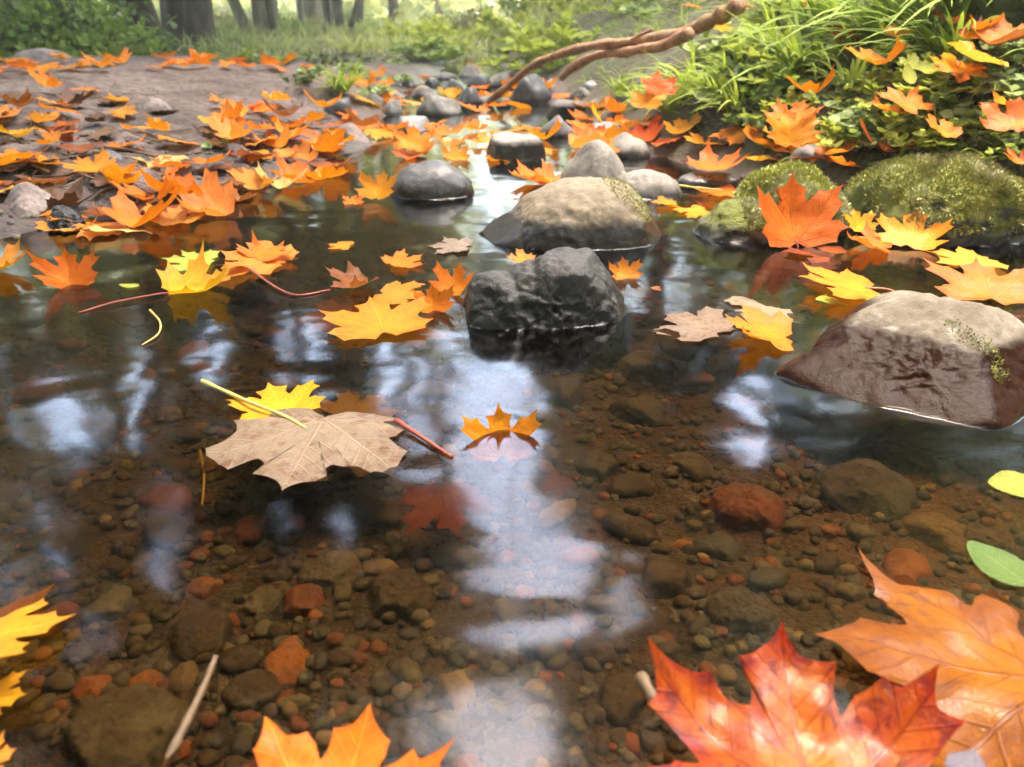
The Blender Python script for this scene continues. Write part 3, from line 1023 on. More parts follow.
def hero(px, py, w, yaw, mat, label, pitch=0, roll=0, z=0.0, sit=12, stalk=None, pos=None, aspect=1.0, cat='leaf', name='maple_leaf', stalk_len=.55, stalk_bend=.0, stalk_mat=None, ground=False, seed=None, **deform):
    """z: height of the surface it lies on; sit: percentile of its vertices resting at z"""
    seedc[0] += 1
    sd = seed if seed is not None else seedc[0]
    p = np.array(pos) if pos is not None else (ground_at(px, py) if ground else at(px, py, z))
    if ground:
        p = p + (np.array([0, 0, CAM_H]) - p) * .075 + np.array([0, 0, .012])
        z = p[2]
    size = w * depth_of(p) / FPX
    me = leaf_mesh(name, LM[mat], seed=sd, **deform)
    o = obj(name, me)
    o.rotation_euler = xf(yaw, pitch, roll)
    o.scale = (size * aspect, size, size)
    co = np.array([v.co[:] for v in me.vertices]) * np.array([size * aspect, size, size])
    Rm = np.array(o.rotation_euler.to_matrix())
    wz = (co @ Rm.T)[:, 2]
    o.location = (p[0], p[1], p[2] + .0012 - np.percentile(wz, sit))
    tag(o, label, cat)
    if stalk or stalk_mat:
        sm = stalk_mat or M_STALK_R
        r0 = np.array(me['stalk_root'])
        L = stalk_len
        pts = spline([r0 + np.array([0, .03, .004]), r0 + np.array([stalk_bend * .1, -.25 * L, .012]), r0 + np.array([stalk_bend * .45, -.65 * L, .01]), r0 + np.array([stalk_bend, -L, -.02])], 5)
        rad = [.009 + .004 * (i / len(pts)) ** 3 for i in range(len(pts))]
        s_ = obj('stalk', tube_mesh('stalk', pts, rad, sm, 6), o)
    return o


G = 'tall'
# -- near leaves
hero(797, 742, 300, -6, 'ember', 'largest red orange maple leaf with dark edges in the near water', pitch=8, z=.010, sit=35, cup=.16, tip=.5, wave=.07, rings=14, sub=6, quilt=.03, seed=511, stalk=True)
hero(950, 668, 330, 72, 'russet', 'big wet amber leaf half sunk beside the largest red orange leaf', pitch=0, roll=4, z=.003, sit=30, cup=.02, wave=.11, tip=-.1, rings=14, sub=6, quilt=.04, seed=512, stalk=True, stalk_mat=M_STALK_P, stalk_bend=.35, stalk_len=.5)
hero(4, 644, 172, -66, 'yellow', 'bright yellow leaf with long points floating at the left edge', pitch=0, roll=-16, z=0, cup=.05, tip=.15, wave=.05, rings=10, sub=5, seed=513)
hero(-2, 702, 70, -80, 'yellow', 'small plain yellow leaf below the bright long pointed yellow one', z=0, cup=.1, wave=.04)
hero(-8, 762, 60, -60, 'coral', 'pinkish red leaf corner at the lower left edge', z=0, cup=.1, wave=.06)
hero(345, 790, 200, -12, 'gold', 'orange yellow leaf poking up at the bottom edge', z=0, pitch=6, cup=.12, tip=.6, wave=.08, rings=10, sub=5, seed=516)
hero(308, 446, 190, 176, 'tan', 'pale spotted tan leaf lying face down on the water', z=.0015, sit=42, cup=-.06, wave=.04, rings=12, sub=5, quilt=.02, seed=517, broad=.5)
hero(278, 404, 88, 30, 'yellow', 'pale yellow leaf with a long stalk tucked under the spotted tan leaf', z=.001, sit=25, pitch=6, cup=.1, wave=.05, rings=9, seed=518)
hero(362, 408, 84, -40, 'cream', 'thin faded leaf half sunk behind the spotted tan leaf', z=-.003, sit=70, wave=.05, cup=0.02)
hero(500, 446, 76, 8, 'orange', 'curled orange leaf tips standing out of the bright reflection', z=-.012, sit=15, pitch=38, cup=.5, tip=.5, wave=.1, rings=9, seed=519)
hero(447, 508, 92, 200, 'rust', 'sunken rust red leaf under the surface below the curled orange tips', z=-.020, sit=50, pitch=-14, wave=.1, rings=9, seed=520)
hero(560, 484, 44, 250, 'rust', 'little brown leaf scrap at the right side of the bright reflection', z=-.004, sit=60, wave=.12)
# -- cluster left of the black rock
hero(378, 322, 108, 20, 'gold', 'flat light orange leaf topmost of the floating cluster beside the black rock', z=.005, cup=.05, wave=.04, pitch=10, rings=9, seed=521)
hero(352, 288, 62, 130, 'rust', 'brownish folded leaf at the back of the floating cluster', z=.002, cup=.3, fold=.3, wave=.1)
hero(405, 263, 52, -60, 'orange', 'small orange leaf floating between the cluster and the tan rock', z=0, cup=.15, tip=.4, wave=.08)
hero(433, 308, 40, 15, 'orange', 'small orange leaf curled upright next to the black rock', z=0, pitch=46, cup=.5, fold=.3, wave=.1)
hero(457, 290, 48, -35, 'orange', 'orange leaf tip leaning against the left end of the black rock', z=0, pitch=36, cup=.6, wave=.1)
hero(330, 318, 90, 96, 'coral', 'pinkish sunken leaf under the left of the floating cluster', z=-.006, sit=50, wave=.06)
hero(402, 296, 70, -100, 'gold', 'yellow orange leaf under the topmost leaf of the cluster', z=.001, cup=.05, wave=.05)
hero(415, 338, 66, 190, 'coral', 'coral leaf just below the surface in front of the cluster', z=-.004, sit=60, wave=.05)
hero(520, 262, 40, 80, 'coral', 'small coral leaf stuck behind the black rock', z=.0, cup=.2, wave=.1, pitch=10)
# -- left water
hero(200, 290, 92, -58, 'yellow', 'curled bright yellow leaf with upturned tips and a reflection below', z=0, sit=8, cup=.35, tip=.7, fold=.12, wave=.06, rings=9, seed=526, stalk=True, stalk_mat=M_STALK_R, stalk_len=.9, stalk_bend=.1)
hero(72, 282, 58, 25, 'orange', 'deep orange leaf curled upright in the water near the mud bank', z=0, pitch=42, cup=.55, fold=.35, wave=.1, seed=527)
hero(8, 272, 70, -70, 'gold', 'orange yellow leaf floating at the left edge below the bank', z=0, cup=.3, tip=.5, wave=.08, pitch=14)
hero(255, 262, 92, 80, 'coral', 'long coral orange leaf floating flat behind the curled yellow leaf', z=.001, cup=.06, tip=.2, wave=.07, pitch=4)
hero(190, 262, 70, 100, 'lime', 'olive yellow leaf behind the curled yellow leaf', z=0, cup=.05, wave=.06)
hero(268, 254, 60, -30, 'red', 'red orange leaf lapping onto the long coral leaf', z=.005, cup=.2, tip=.4, wave=.1)
hero(215, 274, 84, 60, 'coral', 'flat peach leaf between the olive leaf and the long coral leaf', z=-.001, sit=40, wave=.05)
hero(130, 287, 26, 90, 'lime', 'tiny yellow oval leaf floating by itself', z=0, outline='ovate', cup=.1, aspect=.9, name='oval_leaf')
hero(450, 247, 58, 85, 'tan', 'faded tan leaf drifting left of the tan rock', z=0, cup=.05, wave=.05)
hero(340, 246, 34, 85, 'gold', 'thin yellow leaf lying flat on the dark water', z=0, wave=.05)
# -- right water
hero(798, 216, 98, 14, 'red', 'big upright red orange leaf leaning on the mossy rock', pos=at(788, 232, 0.014), sit=16, pitch=56, cup=.3, fold=.22, wave=.08, rings=9, stalk=True, stalk_len=.5, seed=531)
hero(912, 240, 66, -30, 'yellow', 'yellow leaf propped between the two mossy rocks', pos=at(910, 240, .006), sit=15, pitch=34, cup=.25, tip=.3, wave=.08, rings=9, seed=532)
hero(856, 226, 38, 20, 'yellow', 'small yellow leaf above the orange leaf mass by the mossy rock', pos=at(856, 228, .012), pitch=40, cup=.3, wave=.1)
hero(868, 246, 60, 60, 'red', 'red leaf lying between the small and the propped yellow leaves', z=.002, cup=.2, tip=.3, wave=.1, pitch=12)
hero(816, 256, 92, 90, 'russet', 'wet rust orange leaf flat in the water under the upright red leaf', z=-.002, sit=40, wave=.1)
hero(838, 288, 104, 86, 'gold', 'yellow orange leaf floating flat in front of the mossy rocks', z=.004, cup=.06, tip=.25, wave=.05, pitch=5, rings=9, stalk=True, stalk_mat=M_STALK_P, stalk_len=.3, seed=536)
hero(758, 334, 92, 74, 'gold', 'orange leaf floating at the edge of the shallow stones', z=.002, cup=.12, tip=.5, wave=.08, pitch=6, rings=9, seed=537)
hero(832, 344, 74, 100, 'rust', 'dark coral leaf under water beside the angular brown rock', z=-.004, sit=55, wave=.06)
hero(694, 324, 100, 40, 'tan', 'tan leaf sunken flat right of the black rock', z=.001, sit=40, cup=-.05, wave=.05)
hero(760, 312, 84, 110, 'tan', 'greyish tan leaf under water behind the orange floating leaf', z=.0, sit=50, wave=.06)
hero(982, 288, 104, -12, 'gold', 'large orange yellow leaf resting on the shallows above the angular brown rock', z=.010, sit=20, cup=.1, tip=.4, wave=.06, pitch=14, rings=10, seed=541)
hero(965, 262, 78, 95, 'coral', 'thin coral leaf lying flat below the largest mossy boulder', z=0, wave=.05)
hero(640, 292, 54, 60, 'rust', 'dark red leaf under water behind the black rock', z=-.003, sit=55, wave=.1)
hero(624, 276, 34, 15, 'orange', 'small orange leaf standing behind the right end of the black rock', z=0, pitch=40, cup=.4, wave=.1)
hero(664, 205, 34, 80, 'gold', 'little orange leaf at the right foot of the tan rock', z=0, cup=.2, wave=.1)
hero(720, 151, 66, -62, 'orange', 'big orange leaf cupped on the low brown slab', pos=at(720, 168, .03), sit=25, pitch=10, cup=.35, tip=.4, wave=.06, rings=9, seed=545)
hero(716, 192, 60, 90, 'gold', 'yellow orange leaf strip floating in front of the low slab', z=0, wave=.06, cup=.1)
hero(690, 212, 50, 95, 'gold', 'olive gold leaf floating right of the tan rock', z=0, wave=.06)
hero(785, 148, 58, 10, 'gold', 'bright orange yellow leaf hanging down the bank above the mossy rock', ground=True, pitch=50, cup=.2, wave=.12, fold=.2)
hero(792, 126, 52, -50, 'orange', 'orange leaf resting just above the hanging orange yellow leaf', ground=True, pitch=20, cup=.3, wave=.12)
hero(380, 183, 44, -20, 'gold', 'orange yellow leaf leaning on the smooth dark oval rock', pos=at(381, 192, .012), sit=25, pitch=45, cup=.35, fold=.2, wave=.08)
hero(354, 203, 22, 0, 'orange', 'small orange scrap of leaf in the water by the dark oval rock', z=0, pitch=25, cup=.3, wave=.1)
hero(547, 183, 56, 80, 'red', 'red orange leaf wedged behind the broad tan rock', z=.004, pitch=12, cup=.3, tip=.4, wave=.12)
hero(512, 158, 26, 30, 'yellow', 'small yellow leaf upright against the flat grey topped boulder', z=0, pitch=40, cup=.3, wave=.1)
hero(414, 146, 42, 5, 'orange', 'topmost orange leaf of the pile behind the dark oval rock', z=.02, sit=15, pitch=38, cup=.4, wave=.12)
hero(408, 157, 44, 70, 'red', 'red orange leaf at the bottom of the pile behind the dark oval rock', z=0, pitch=8, cup=.3, wave=.12)
hero(424, 154, 40, -60, 'gold', 'golden leaf on the right of the pile behind the dark oval rock', z=.004, pitch=25, cup=.3, wave=.1)
hero(455, 159, 30, 20, 'gold', 'golden leaf curled up right of the pile behind the dark oval rock', z=0, pitch=35, cup=.5, wave=.1)
hero(652, 104, 38, 10, 'red', 'red orange leaf caught high in the grass tussock', pos=at_y(658, 92, 1.72), pitch=45, cup=.2, wave=.12)
hero(646, 112, 36, -30, 'gold', 'golden leaf caught in the grass just under the red orange one', pos=at_y(648, 106, 1.70), pitch=40, cup=.2, wave=.12)
hero(604, 148, 40, 40, 'gold', 'golden leaf lying over the rounded pale grey stone', pos=at(606, 150, .015), pitch=25, cup=.2, wave=.12)
hero(588, 138, 34, -10, 'orange', 'orange leaf left of the rounded pale grey stone', z=.008, pitch=30, cup=.3, wave=.12)
hero(998, 48, 62, -20, 'orange', 'vivid orange leaf highest on the leafy bank', ground=True, pitch=25, cup=.25, tip=.4, wave=.1)
hero(972, 72, 78, 70, 'coral', 'peach leaf lying below the vivid orange leaf on the bank', ground=True, pitch=15, cup=.2, wave=.12)
hero(950, 84, 56, 110, 'coral', 'pale salmon leaf under the edge of the peach leaf on the bank', ground=True, pitch=18, cup=.2, wave=.12)
hero(900, 116, 62, 30, 'gold', 'yellow orange leaf on ground ivy above the largest mossy boulder', ground=True, pitch=22, cup=.25, wave=.12)
hero(884, 128, 40, 100, 'coral', 'salmon leaf touching the yellow orange leaf on ground ivy', ground=True, pitch=15, cup=.25, wave=.12)
hero(935, 146, 48, 40, 'red', 'red brown leaf in shade behind the largest mossy boulder', ground=True, pitch=20, cup=.3, wave=.12)
hero(1010, 136, 64, -30, 'orange', 'orange leaf at the right edge above the mossy boulder', ground=True, pitch=25, cup=.3, wave=.12)
hero(1016, 178, 50, 40, 'red', 'deep orange leaf resting on the mossy boulder at the right edge', ground=True, pitch=20, cup=.2, wave=.1)
hero(1000, 566, 96, 20, 'green', 'smooth oval green leaf lying on the water at the right edge', z=0, sit=40, outline='ovate', cup=.06, wave=.03, aspect=1.1, name='oval_leaf', rings=8)
hero(1016, 486, 70, 90, 'lime', 'yellow green leaf at the right edge under the angular brown rock', z=0, sit=40, outline='ovate', cup=.05, wave=.05, aspect=1.3, name='oval_leaf')
hero(845, 300, 80, 100, 'lime', 'green yellow leaf floating under the flat yellow orange leaf', z=-.001, sit=50, outline='ovate', wave=.05, name='oval_leaf')
hero(905, 92, 30, 10, 'lime', 'yellow green leaf blade upright on the leafy bank', ground=True, pitch=50, outline='ovate', cup=.2, name='oval_leaf')

def poly_in(px, py, poly):
    ins = False
    j = len(poly) - 1
    for i in range(len(poly)):
        xi, yi = poly[i]; xj, yj = poly[j]
        if (yi > py) != (yj > py) and px < (xj - xi) * (py - yi) / (yj - yi) + xi: ins = not ins
        j = i
    return ins


# loose long stalk of the yellow leaf and other twigs lying about
def stick(pts, r, mat, label, name='twig', cat='twig'):
    P = spline(pts, 6)
    n = len(P)
    rad = [r * (1 - .45 * i / n) * (1 + .12 * math.sin(i * 1.7)) for i in range(n)]
    tag(obj(name, tube_mesh(name, P, rad, mat, 8)), label, cat)


stick([at(160, 775, -.004), at(180, 735, .001), at(202, 690, .004), at(216, 656, .008)], .0025, M_TWIG, 'thick yellow brown stalk slanting out of the water above the olive stone', 'leaf_stalk', 'stalk')
stick([at(202, 381, .012), at(240, 398, .010), at(282, 415, .005), at(306, 428, .003)], .0021, M_STALK_Y, 'long pale yellow stalk crossing the water to the spotted tan leaf', 'leaf_stalk', 'stalk')
stick([at(396, 420, .004), at(420, 436, .003), at(452, 457, .001)], .0022, M_STALK_R, 'maroon stalk beside the spotted tan leaf', 'leaf_stalk', 'stalk')
stick([at(640, 676, .004), at(658, 706, .003), at(678, 736, .002)], .0035, M_TWIG, 'short broken twig left of the largest red orange leaf')
stick([at(150, 310, .0), at(160, 322, .003), at(158, 334, .003), at(142, 345, .001)], .0012, M_STALK_Y, 'thin hooked pale twig below the curled yellow leaf')
stick([at(200, 450, -.004), at(204, 475, -.006), at(202, 505, -.01)], .0011, M_STALK_Y, 'thin pale stem standing in the water left of the tan leaf')
stick([at(248, 268, .008), at(290, 294, .002), at(330, 290, .001)], .0016, M_STALK_R, 'thin red stalk floating left of the leaf cluster', 'leaf_stalk', 'stalk')
stick([at(670, 184, .006), at(690, 187, .006), at(722, 190, .008)], .0025, M_STALK_Y, 'pale stem lying over the tiny blue stone', 'plant_stem', 'stem')
stick([ground_at(-6, 180) + np.array([0, 0, .01]), ground_at(30, 178) + np.array([0, 0, .012]), ground_at(52, 184) + np.array([0, 0, .008])], .006, M_TWIG, 'dark mossy twig on the mud bank at the left edge')

for i in range(34):
    px, py = random.uniform(0, 330), random.uniform(75, 205)
    if not poly_in(px, py, [(-10, 72), (240, 70), (330, 110), (300, 165), (120, 208), (-10, 205)]): continue
    p = ground_at(px, py); a = random.uniform(0, 6.28); L = random.uniform(.05, .16)
    P = []
    for t in (-.5, -.15, .2, .5):
        x, y = p[0] + math.cos(a) * L * t + random.gauss(0, .006), p[1] + math.sin(a) * L * t + random.gauss(0, .006)
        P.append(np.array([x, y, max(0, float(hgt(x, y))) + .004 + .006 * random.random()]))
    P = spline(P, 4)
    o = obj('twig', tube_mesh('twig', P, [random.uniform(.0012, .003) * (1 - .5 * j / len(P)) for j in range(len(P))], M_TWIG, 6))
    tag(o, 'thin dead twig lying on the mud bank among fallen leaves', 'twig', 'thin twigs on the mud bank')

# litter, shared meshes
VAR = {}
for fam in LM:
    if fam in ('green', 'ember', 'tan', 'russet'): continue
    VAR[fam] = [leaf_mesh('maple_leaf', LM[fam], seed=900 + 7 * k + hash(fam) % 1 * 3, cup=c, fold=f, bend=b, side=s, wave=.12, tip=t, rings=4, sub=2, broad=.1 + .06 * k)
                for k, (c, f, b, s, t) in enumerate([(.04, 0, .15, 0, .15), (.2, .05, 0, .2, .2), (.12, .15, .25, 0, .15), (-.15, 0, -.2, .3, -.15), (.4, .35, 0, 0, .35), (.15, .1, .5, .4, .2)])]
COLN = {'yellow': 'yellow', 'gold': 'golden orange', 'orange': 'orange', 'red': 'red orange', 'coral': 'salmon pink', 'rust': 'rust brown', 'cream': 'pale cream', 'umber': 'dark brown', 'lime': 'yellow green'}


def litter(p, size, fam, where, group, tilt=9, lift=.006, wflat=False):
    o = obj('maple_leaf', random.choice(VAR[fam][:2] if wflat else VAR[fam]))
    o.location = (p[0], p[1], p[2] + lift)
    o.scale = (size,) * 3
    o.rotation_euler = xf(random.uniform(0, 360), random.gauss(0, tilt), random.gauss(0, tilt))
    tag(o, f'{COLN[fam]} fallen leaf {where}', 'leaf', f'{COLN[fam]} leaves {group}')
    return o


def scatter(poly, count, fams, where, group, size=(.08, .115), tilt=9, lift=.006, mind=16, clump=0.0):
    xs = [p[0] for p in poly]; ys = [p[1] for p in poly]
    done, tries = [], 0
    while len(done) < count and tries < 6000:
        tries += 1
        px, py = random.uniform(min(xs), max(xs)), random.uniform(min(ys), max(ys))
        if not poly_in(px, py, poly): continue
        if clump and vnoise(np.array([px / 38., py / 20., 1.]), 8) < clump - random.random() * .5: continue
        if any((px - a) ** 2 + (2.2 * (py - b)) ** 2 < mind ** 2 for a, b in done): continue
        done.append((px, py))
        litter(ground_at(px, py), random.uniform(*size), random.choice(fams), where, group, tilt, lift + random.uniform(0, .008))


LB = ['orange'] * 6 + ['gold'] * 8 + ['red'] * 2 + ['coral'] * 4 + ['yellow'] * 2 + ['rust'] * 2 + ['cream']
scatter([(-10, 85), (120, 88), (140, 130), (250, 140), (330, 130), (380, 128), (360, 158), (300, 168), (215, 186), (140, 200), (60, 204), (-10, 190)], 42, LB,
        'in the litter on the near slope of the mud bank', 'on the near mud bank', size=(.062, .10), mind=19)
scatter([(-10, 100), (140, 105), (250, 140), (330, 140), (380, 135), (350, 165), (215, 198), (60, 218), (-10, 195)], 30, ['umber', 'umber', 'rust'], 'trodden flat into the mud under the brighter leaves', 'trodden into the mud', size=(.07, .11), mind=15, lift=.002, tilt=5)
scatter([(170, 100), (330, 112), (385, 125), (340, 160), (230, 165)], 22, LB, 'in the thick drift at the point of the mud bank', 'at the bank point', size=(.08, .115), mind=15, lift=.014)
scatter([(-10, 62), (110, 62), (250, 58), (330, 72), (250, 72), (60, 72), (-10, 78)], 26, ['orange'] * 3 + ['gold'] * 3 + ['red'] * 2 + ['coral'], 'along the back of the mud bank under the bushes', 'at the back of the mud bank', mind=13, size=(.09, .13))
scatter([(150, 205), (240, 190), (330, 170), (345, 178), (250, 205), (190, 226), (110, 236), (60, 232)], 20, ['coral', 'gold', 'orange', 'cream', 'rust'], 'half wet along the mud waterline', 'along the mud waterline', tilt=7, lift=.003, mind=22)
scatter([(330, 75), (480, 75), (600, 105), (640, 130), (600, 140), (540, 115), (470, 118), (440, 130), (380, 140), (350, 110)], 36, LB, 'among the stones where the stream narrows', 'among the upstream stones', size=(.08, .11), mind=13)
scatter([(560, 105), (640, 120), (720, 130), (780, 140), (900, 165), (840, 180), (700, 150), (600, 150)], 22, LB, 'among the stones at the foot of the grassy bank', 'at the foot of the grassy bank', mind=18)
scatter([(670, 10), (800, 30), (960, 60), (1030, 90), (1030, 160), (900, 160), (780, 120), (690, 60)], 17, ['orange', 'gold', 'coral', 'gold', 'rust', 'lime'], 'caught in the plants of the leafy bank', 'in the leafy bank', mind=40, lift=.05, tilt=14, size=(.06, .09))
scatter([(430, 138), (540, 120), (600, 150), (520, 175), (480, 172), (560, 190), (480, 185)], 14, ['coral', 'gold', 'orange', 'cream'], 'floating between the upstream stones', 'floating between upstream stones', mind=14, tilt=5, lift=.002)

# ------------------------------------------------------------------ fallen branch
def bark_mat(name, a, b, scale=20, stretch=(1, 1, .25), bump=.8, dist=.02):
    m, n = material(name)
    co = n.new('ShaderNodeTexCoord').outputs['Object']
    mp = n.new('ShaderNodeMapping'); n.put(mp.inputs['Vector'], co); mp.inputs['Scale'].default_value = stretch
    z1 = n.noise(mp.outputs[0], scale, 6, .65, .5); z2 = n.noise(co, scale * .35, 4)
    c = n.mix(n.step(z1, .35, .7), a, b)
    c = n.mix(n.m('MULTIPLY', n.step(z2, .5, .7), .45), c, (.10, .12, .04))
    p = n.principled(Base_Color=c, Roughness=.8, Normal=n.bump(z1, bump, dist))
    finish(n, p.outputs[0])
    return m


M_BRANCH = bark_mat('branch_bark', (.20, .09, .045), (.46, .25, .14), 40, (1, 1, 1), .6, .004)
br = empty('fallen_branch', at_y(482, 108, 2.9))
tag(br, 'forked bare brown branch reaching from the grassy bank down to the stones', 'branch')


def branch_part(name, pix, Y0, Y1, r0, r1):
    pts = [at_y(px, py, Y0 + (Y1 - Y0) * i / (len(pix) - 1)) for i, (px, py) in enumerate(pix)]
    P = spline(pts, 6)
    P = [p + .006 * np.array([vnoise(p * 9, 1), vnoise(p * 9, 2), vnoise(p * 9, 3)]) for p in P]
    n = len(P)
    rad = [(r0 + (r1 - r0) * i / n) * (1 + .28 * vnoise(np.array([i * .55, len(pix), 3.]), 5)) for i in range(n)]
    o = obj(name, tube_mesh(name, P, rad, M_BRANCH, 10))
    o.parent = br
    o.matrix_parent_inverse = Matrix.Translation(-br.location)


branch_part('main_limb', [(482, 107), (500, 92), (525, 72), (560, 55), (610, 43), (655, 38), (690, 30), (716, 18), (740, 4)], 2.9, 2.05, .010, .020)
branch_part('side_limb', [(562, 78), (580, 63), (605, 54), (635, 50), (664, 46), (690, 34)], 2.75, 2.15, .013, .017)
branch_part('twig', [(630, 42), (640, 36), (652, 30)], 2.35, 2.3, .006, .004)

# ------------------------------------------------------------------ plants
def foliage_mat(name, a, b, transl=.3, rough=.5, scale=3.):
    m, n = material(name)
    geo = n.new('ShaderNodeNewGeometry')
    rnd = geo.outputs['Random Per Island']
    z = n.noise(geo.outputs['Position'], scale, 2)
    f = n.m('ADD', n.m('MULTIPLY', rnd, .65), n.m('MULTIPLY', z, .45), clamp=True)
    c = n.mix(f, a, b)
    p = n.principled(Base_Color=c, Roughness=rough)
    p.inputs['Specular IOR Level'].default_value = .3
    tr = n.new('ShaderNodeBsdfTranslucent'); n.put(tr.inputs['Color'], n.mix(.5, c, b))
    mx = n.new('ShaderNodeMixShader'); mx.inputs[0].default_value = transl
    n.t.links.new(p.outputs[0], mx.inputs[1]); n.t.links.new(tr.outputs[0], mx.inputs[2])
    finish(n, mx.outputs[0])
    return m


FM = {
    'herb': foliage_mat('herb_leaves', (.07, .12, .022), (.24, .33, .06), .38, .6),
    'pale': foliage_mat('pale_herb_leaves', (.12, .17, .06), (.34, .42, .16), .35, .6),
    'bright': foliage_mat('bright_herb_leaves', (.13, .20, .02), (.40, .46, .07), .45, .6),
    'dark': foliage_mat('dark_shrub_leaves', (.025, .045, .012), (.17, .22, .07), .25, .6),
    'olive': foliage_mat('olive_leaves', (.10, .11, .03), (.26, .25, .08), .35),
    'grass': foliage_mat('grass_blades', (.08, .14, .012), (.26, .36, .04), .4, .65),
    'sedge': foliage_mat('sedge_blades', (.12, .19, .015), (.36, .44, .06), .4, .65),
    'canopy': foliage_mat('canopy_leaves', (.06, .10, .02), (.20, .24, .05), .45, .6, .4),
    'gold': foliage_mat('yellowing_leaves', (.18, .20, .04), (.46, .44, .10), .5, .5, .4),
    'wood': foliage_mat('far_foliage', (.14, .19, .055), (.42, .45, .17), .45, .7, .25),
}


def leaf_cloud(P, D, L, Wd, up=None, rs=None, fold=.15):
    """P base points, D directions (unit), L lengths, Wd half widths -> diamond leaves with a bent midrib (6 verts)"""
    n = len(P)
    rs = rs or RNG
    s = np.cross(D, up if up is not None else rs.normal(0, 1, (n, 3)))
    s /= np.linalg.norm(s, axis=1)[:, None] + 1e-9
    nr = np.cross(s, D)
    L = L[:, None]; Wd = Wd[:, None]
    b = P
    m1 = P + D * L * .35 - nr * L * fold * .4
    m2 = P + D * L * .70 - nr * L * fold * .6
    t = P + D * L
    dn = nr * Wd * .35
    V = np.stack([b, m1 + s * Wd + dn, m1 - s * Wd + dn, m2 + s * Wd * .8 + dn, m2 - s * Wd * .8 + dn, t, m1, m2], 1)
    base = (np.arange(n) * 8)[:, None]
    tri = [(0, 6, 1), (0, 2, 6), (1, 6, 7), (1, 7, 3), (6, 2, 4), (6, 4, 7), (3, 7, 5), (7, 4, 5)]
    F = np.concatenate([base + np.array(f)[None, :] for f in tri], 0)
    return V.reshape(-1, 3), F


def unit(v):
    return v / (np.linalg.norm(v, axis=-1, keepdims=True) + 1e-9)


def make_plant(kind, mat, seed, nst=9, height=.12, spread=.1, leaf=.035, per=9, wide=.38):
    rs = np.random.default_rng(seed)
    root = empty('leafy_plant', (0, 0, 0))
    SV, SF, LP, LD, LL = [], [], [], [], []
    k = 0
    for i in range(nst):
        a = rs.uniform(0, 6.28); tilt = rs.uniform(.2, 1.1)
        d = np.array([math.cos(a) * math.sin(tilt), math.sin(a) * math.sin(tilt), math.cos(tilt)])
        L = height * rs.uniform(.6, 1.2)
        b = np.array([math.cos(a), math.sin(a), 0]) * spread * rs.uniform(0, .8)
        pts = [b + d * L * t + np.array([0, 0, -.25 * L * t * t]) for t in np.linspace(0, 1, 5)]
        for j in range(5):
            if j == 0 and i > 0: continue
            w = .0016 * (1 - .6 * j / 4) * max(1, height / .12)
            for q in range(3):
                an = 2.094 * q
                SV.append((pts[j] if j else np.zeros(3)) + np.array([math.cos(an) * w, math.sin(an) * w, 0]))
        k0 = len(SV) - 12
        rows = [0] + [k0 + 3 * j for j in range(4)]
        for j in range(4):
            for q in range(3):
                SF.append((rows[j] + q, rows[j] + (q + 1) % 3, rows[j + 1] + (q + 1) % 3, rows[j + 1] + q))
        for j in range(per):
            t = rs.uniform(.25, 1.0)
            p = b + d * L * t + np.array([0, 0, -.25 * L * t * t])
            aa = rs.uniform(0, 6.28)
            ld = np.array([math.cos(aa), math.sin(aa), rs.uniform(-.25, .45)]) + d * .4
            LP.append(p); LD.append(ld); LL.append(leaf * rs.uniform(.6, 1.2) * (1.15 - .45 * t))
    obj('stems', mesh_from('stems', SV, SF, simple_green), root)
    LP, LD, LL = np.array(LP), unit(np.array(LD)), np.array(LL)
    V, F = leaf_cloud(LP, LD, LL, LL * wide, up=np.array([[0, 0, 1.]]) + rs.normal(0, .35, (len(LP), 3)), rs=rs)
    obj('foliage', mesh_from('foliage', V, F, FM[mat], smooth=False), root)
    return root


simple_green = simple('plant_stem', (.16, .20, .06), .5)


def blades(bases, dirs, lens, widths, droop, seg=5, rs=None):
    n = len(bases)
    t = np.linspace(0, 1, seg + 1)
    h = dirs.copy(); h[:, 2] = 0; h = unit(h)
    side = np.cross(h, np.array([0, 0, 1.])); side = unit(side)
    Vs = []
    for j, tt in enumerate(t):
        c = bases + dirs * (lens * tt)[:, None] + h * (lens * droop * .45 * tt ** 2)[:, None] - np.array([0, 0, 1.]) * (lens * droop * .75 * tt ** 2.2)[:, None]
        w = widths * (1 - tt ** 2.5) * (.6 + .4 * min(1, tt * 4)) + 1e-5
        Vs += [c - side * w[:, None], c + side * w[:, None] + np.array([0, 0, 1.]) * (w * .5)[:, None]]
    V = np.stack(Vs, 1).reshape(-1, 3)
    b = (np.arange(n) * 2 * (seg + 1))[:, None]
    F = np.concatenate([b + np.array([[2 * j, 2 * j + 1, 2 * j + 3, 2 * j + 2]]) for j in range(seg)], 0)
    return V, F


def make_tussock(mat, seed, n=70, L=.22, w=.003, lean=(0, 0)):
    rs = np.random.default_rng(seed)
    a = rs.uniform(0, 6.28, n)
    tilt = rs.uniform(.05, .8, n)
    d = np.column_stack([np.cos(a) * np.sin(tilt) + lean[0], np.sin(a) * np.sin(tilt) + lean[1], np.cos(tilt)])
    d = unit(d)
    b = np.column_stack([np.cos(a), np.sin(a), 0 * a]) * (rs.uniform(0, .03, n))[:, None]
    ln = L * rs.uniform(.5, 1.1, n)
    V, F = blades(b, d, ln, w * rs.uniform(.6, 1.2, n), rs.uniform(.3, 1.0, n), 6)
    return obj('grass_tussock', mesh_from('grass_tussock', V, F, FM[mat]))


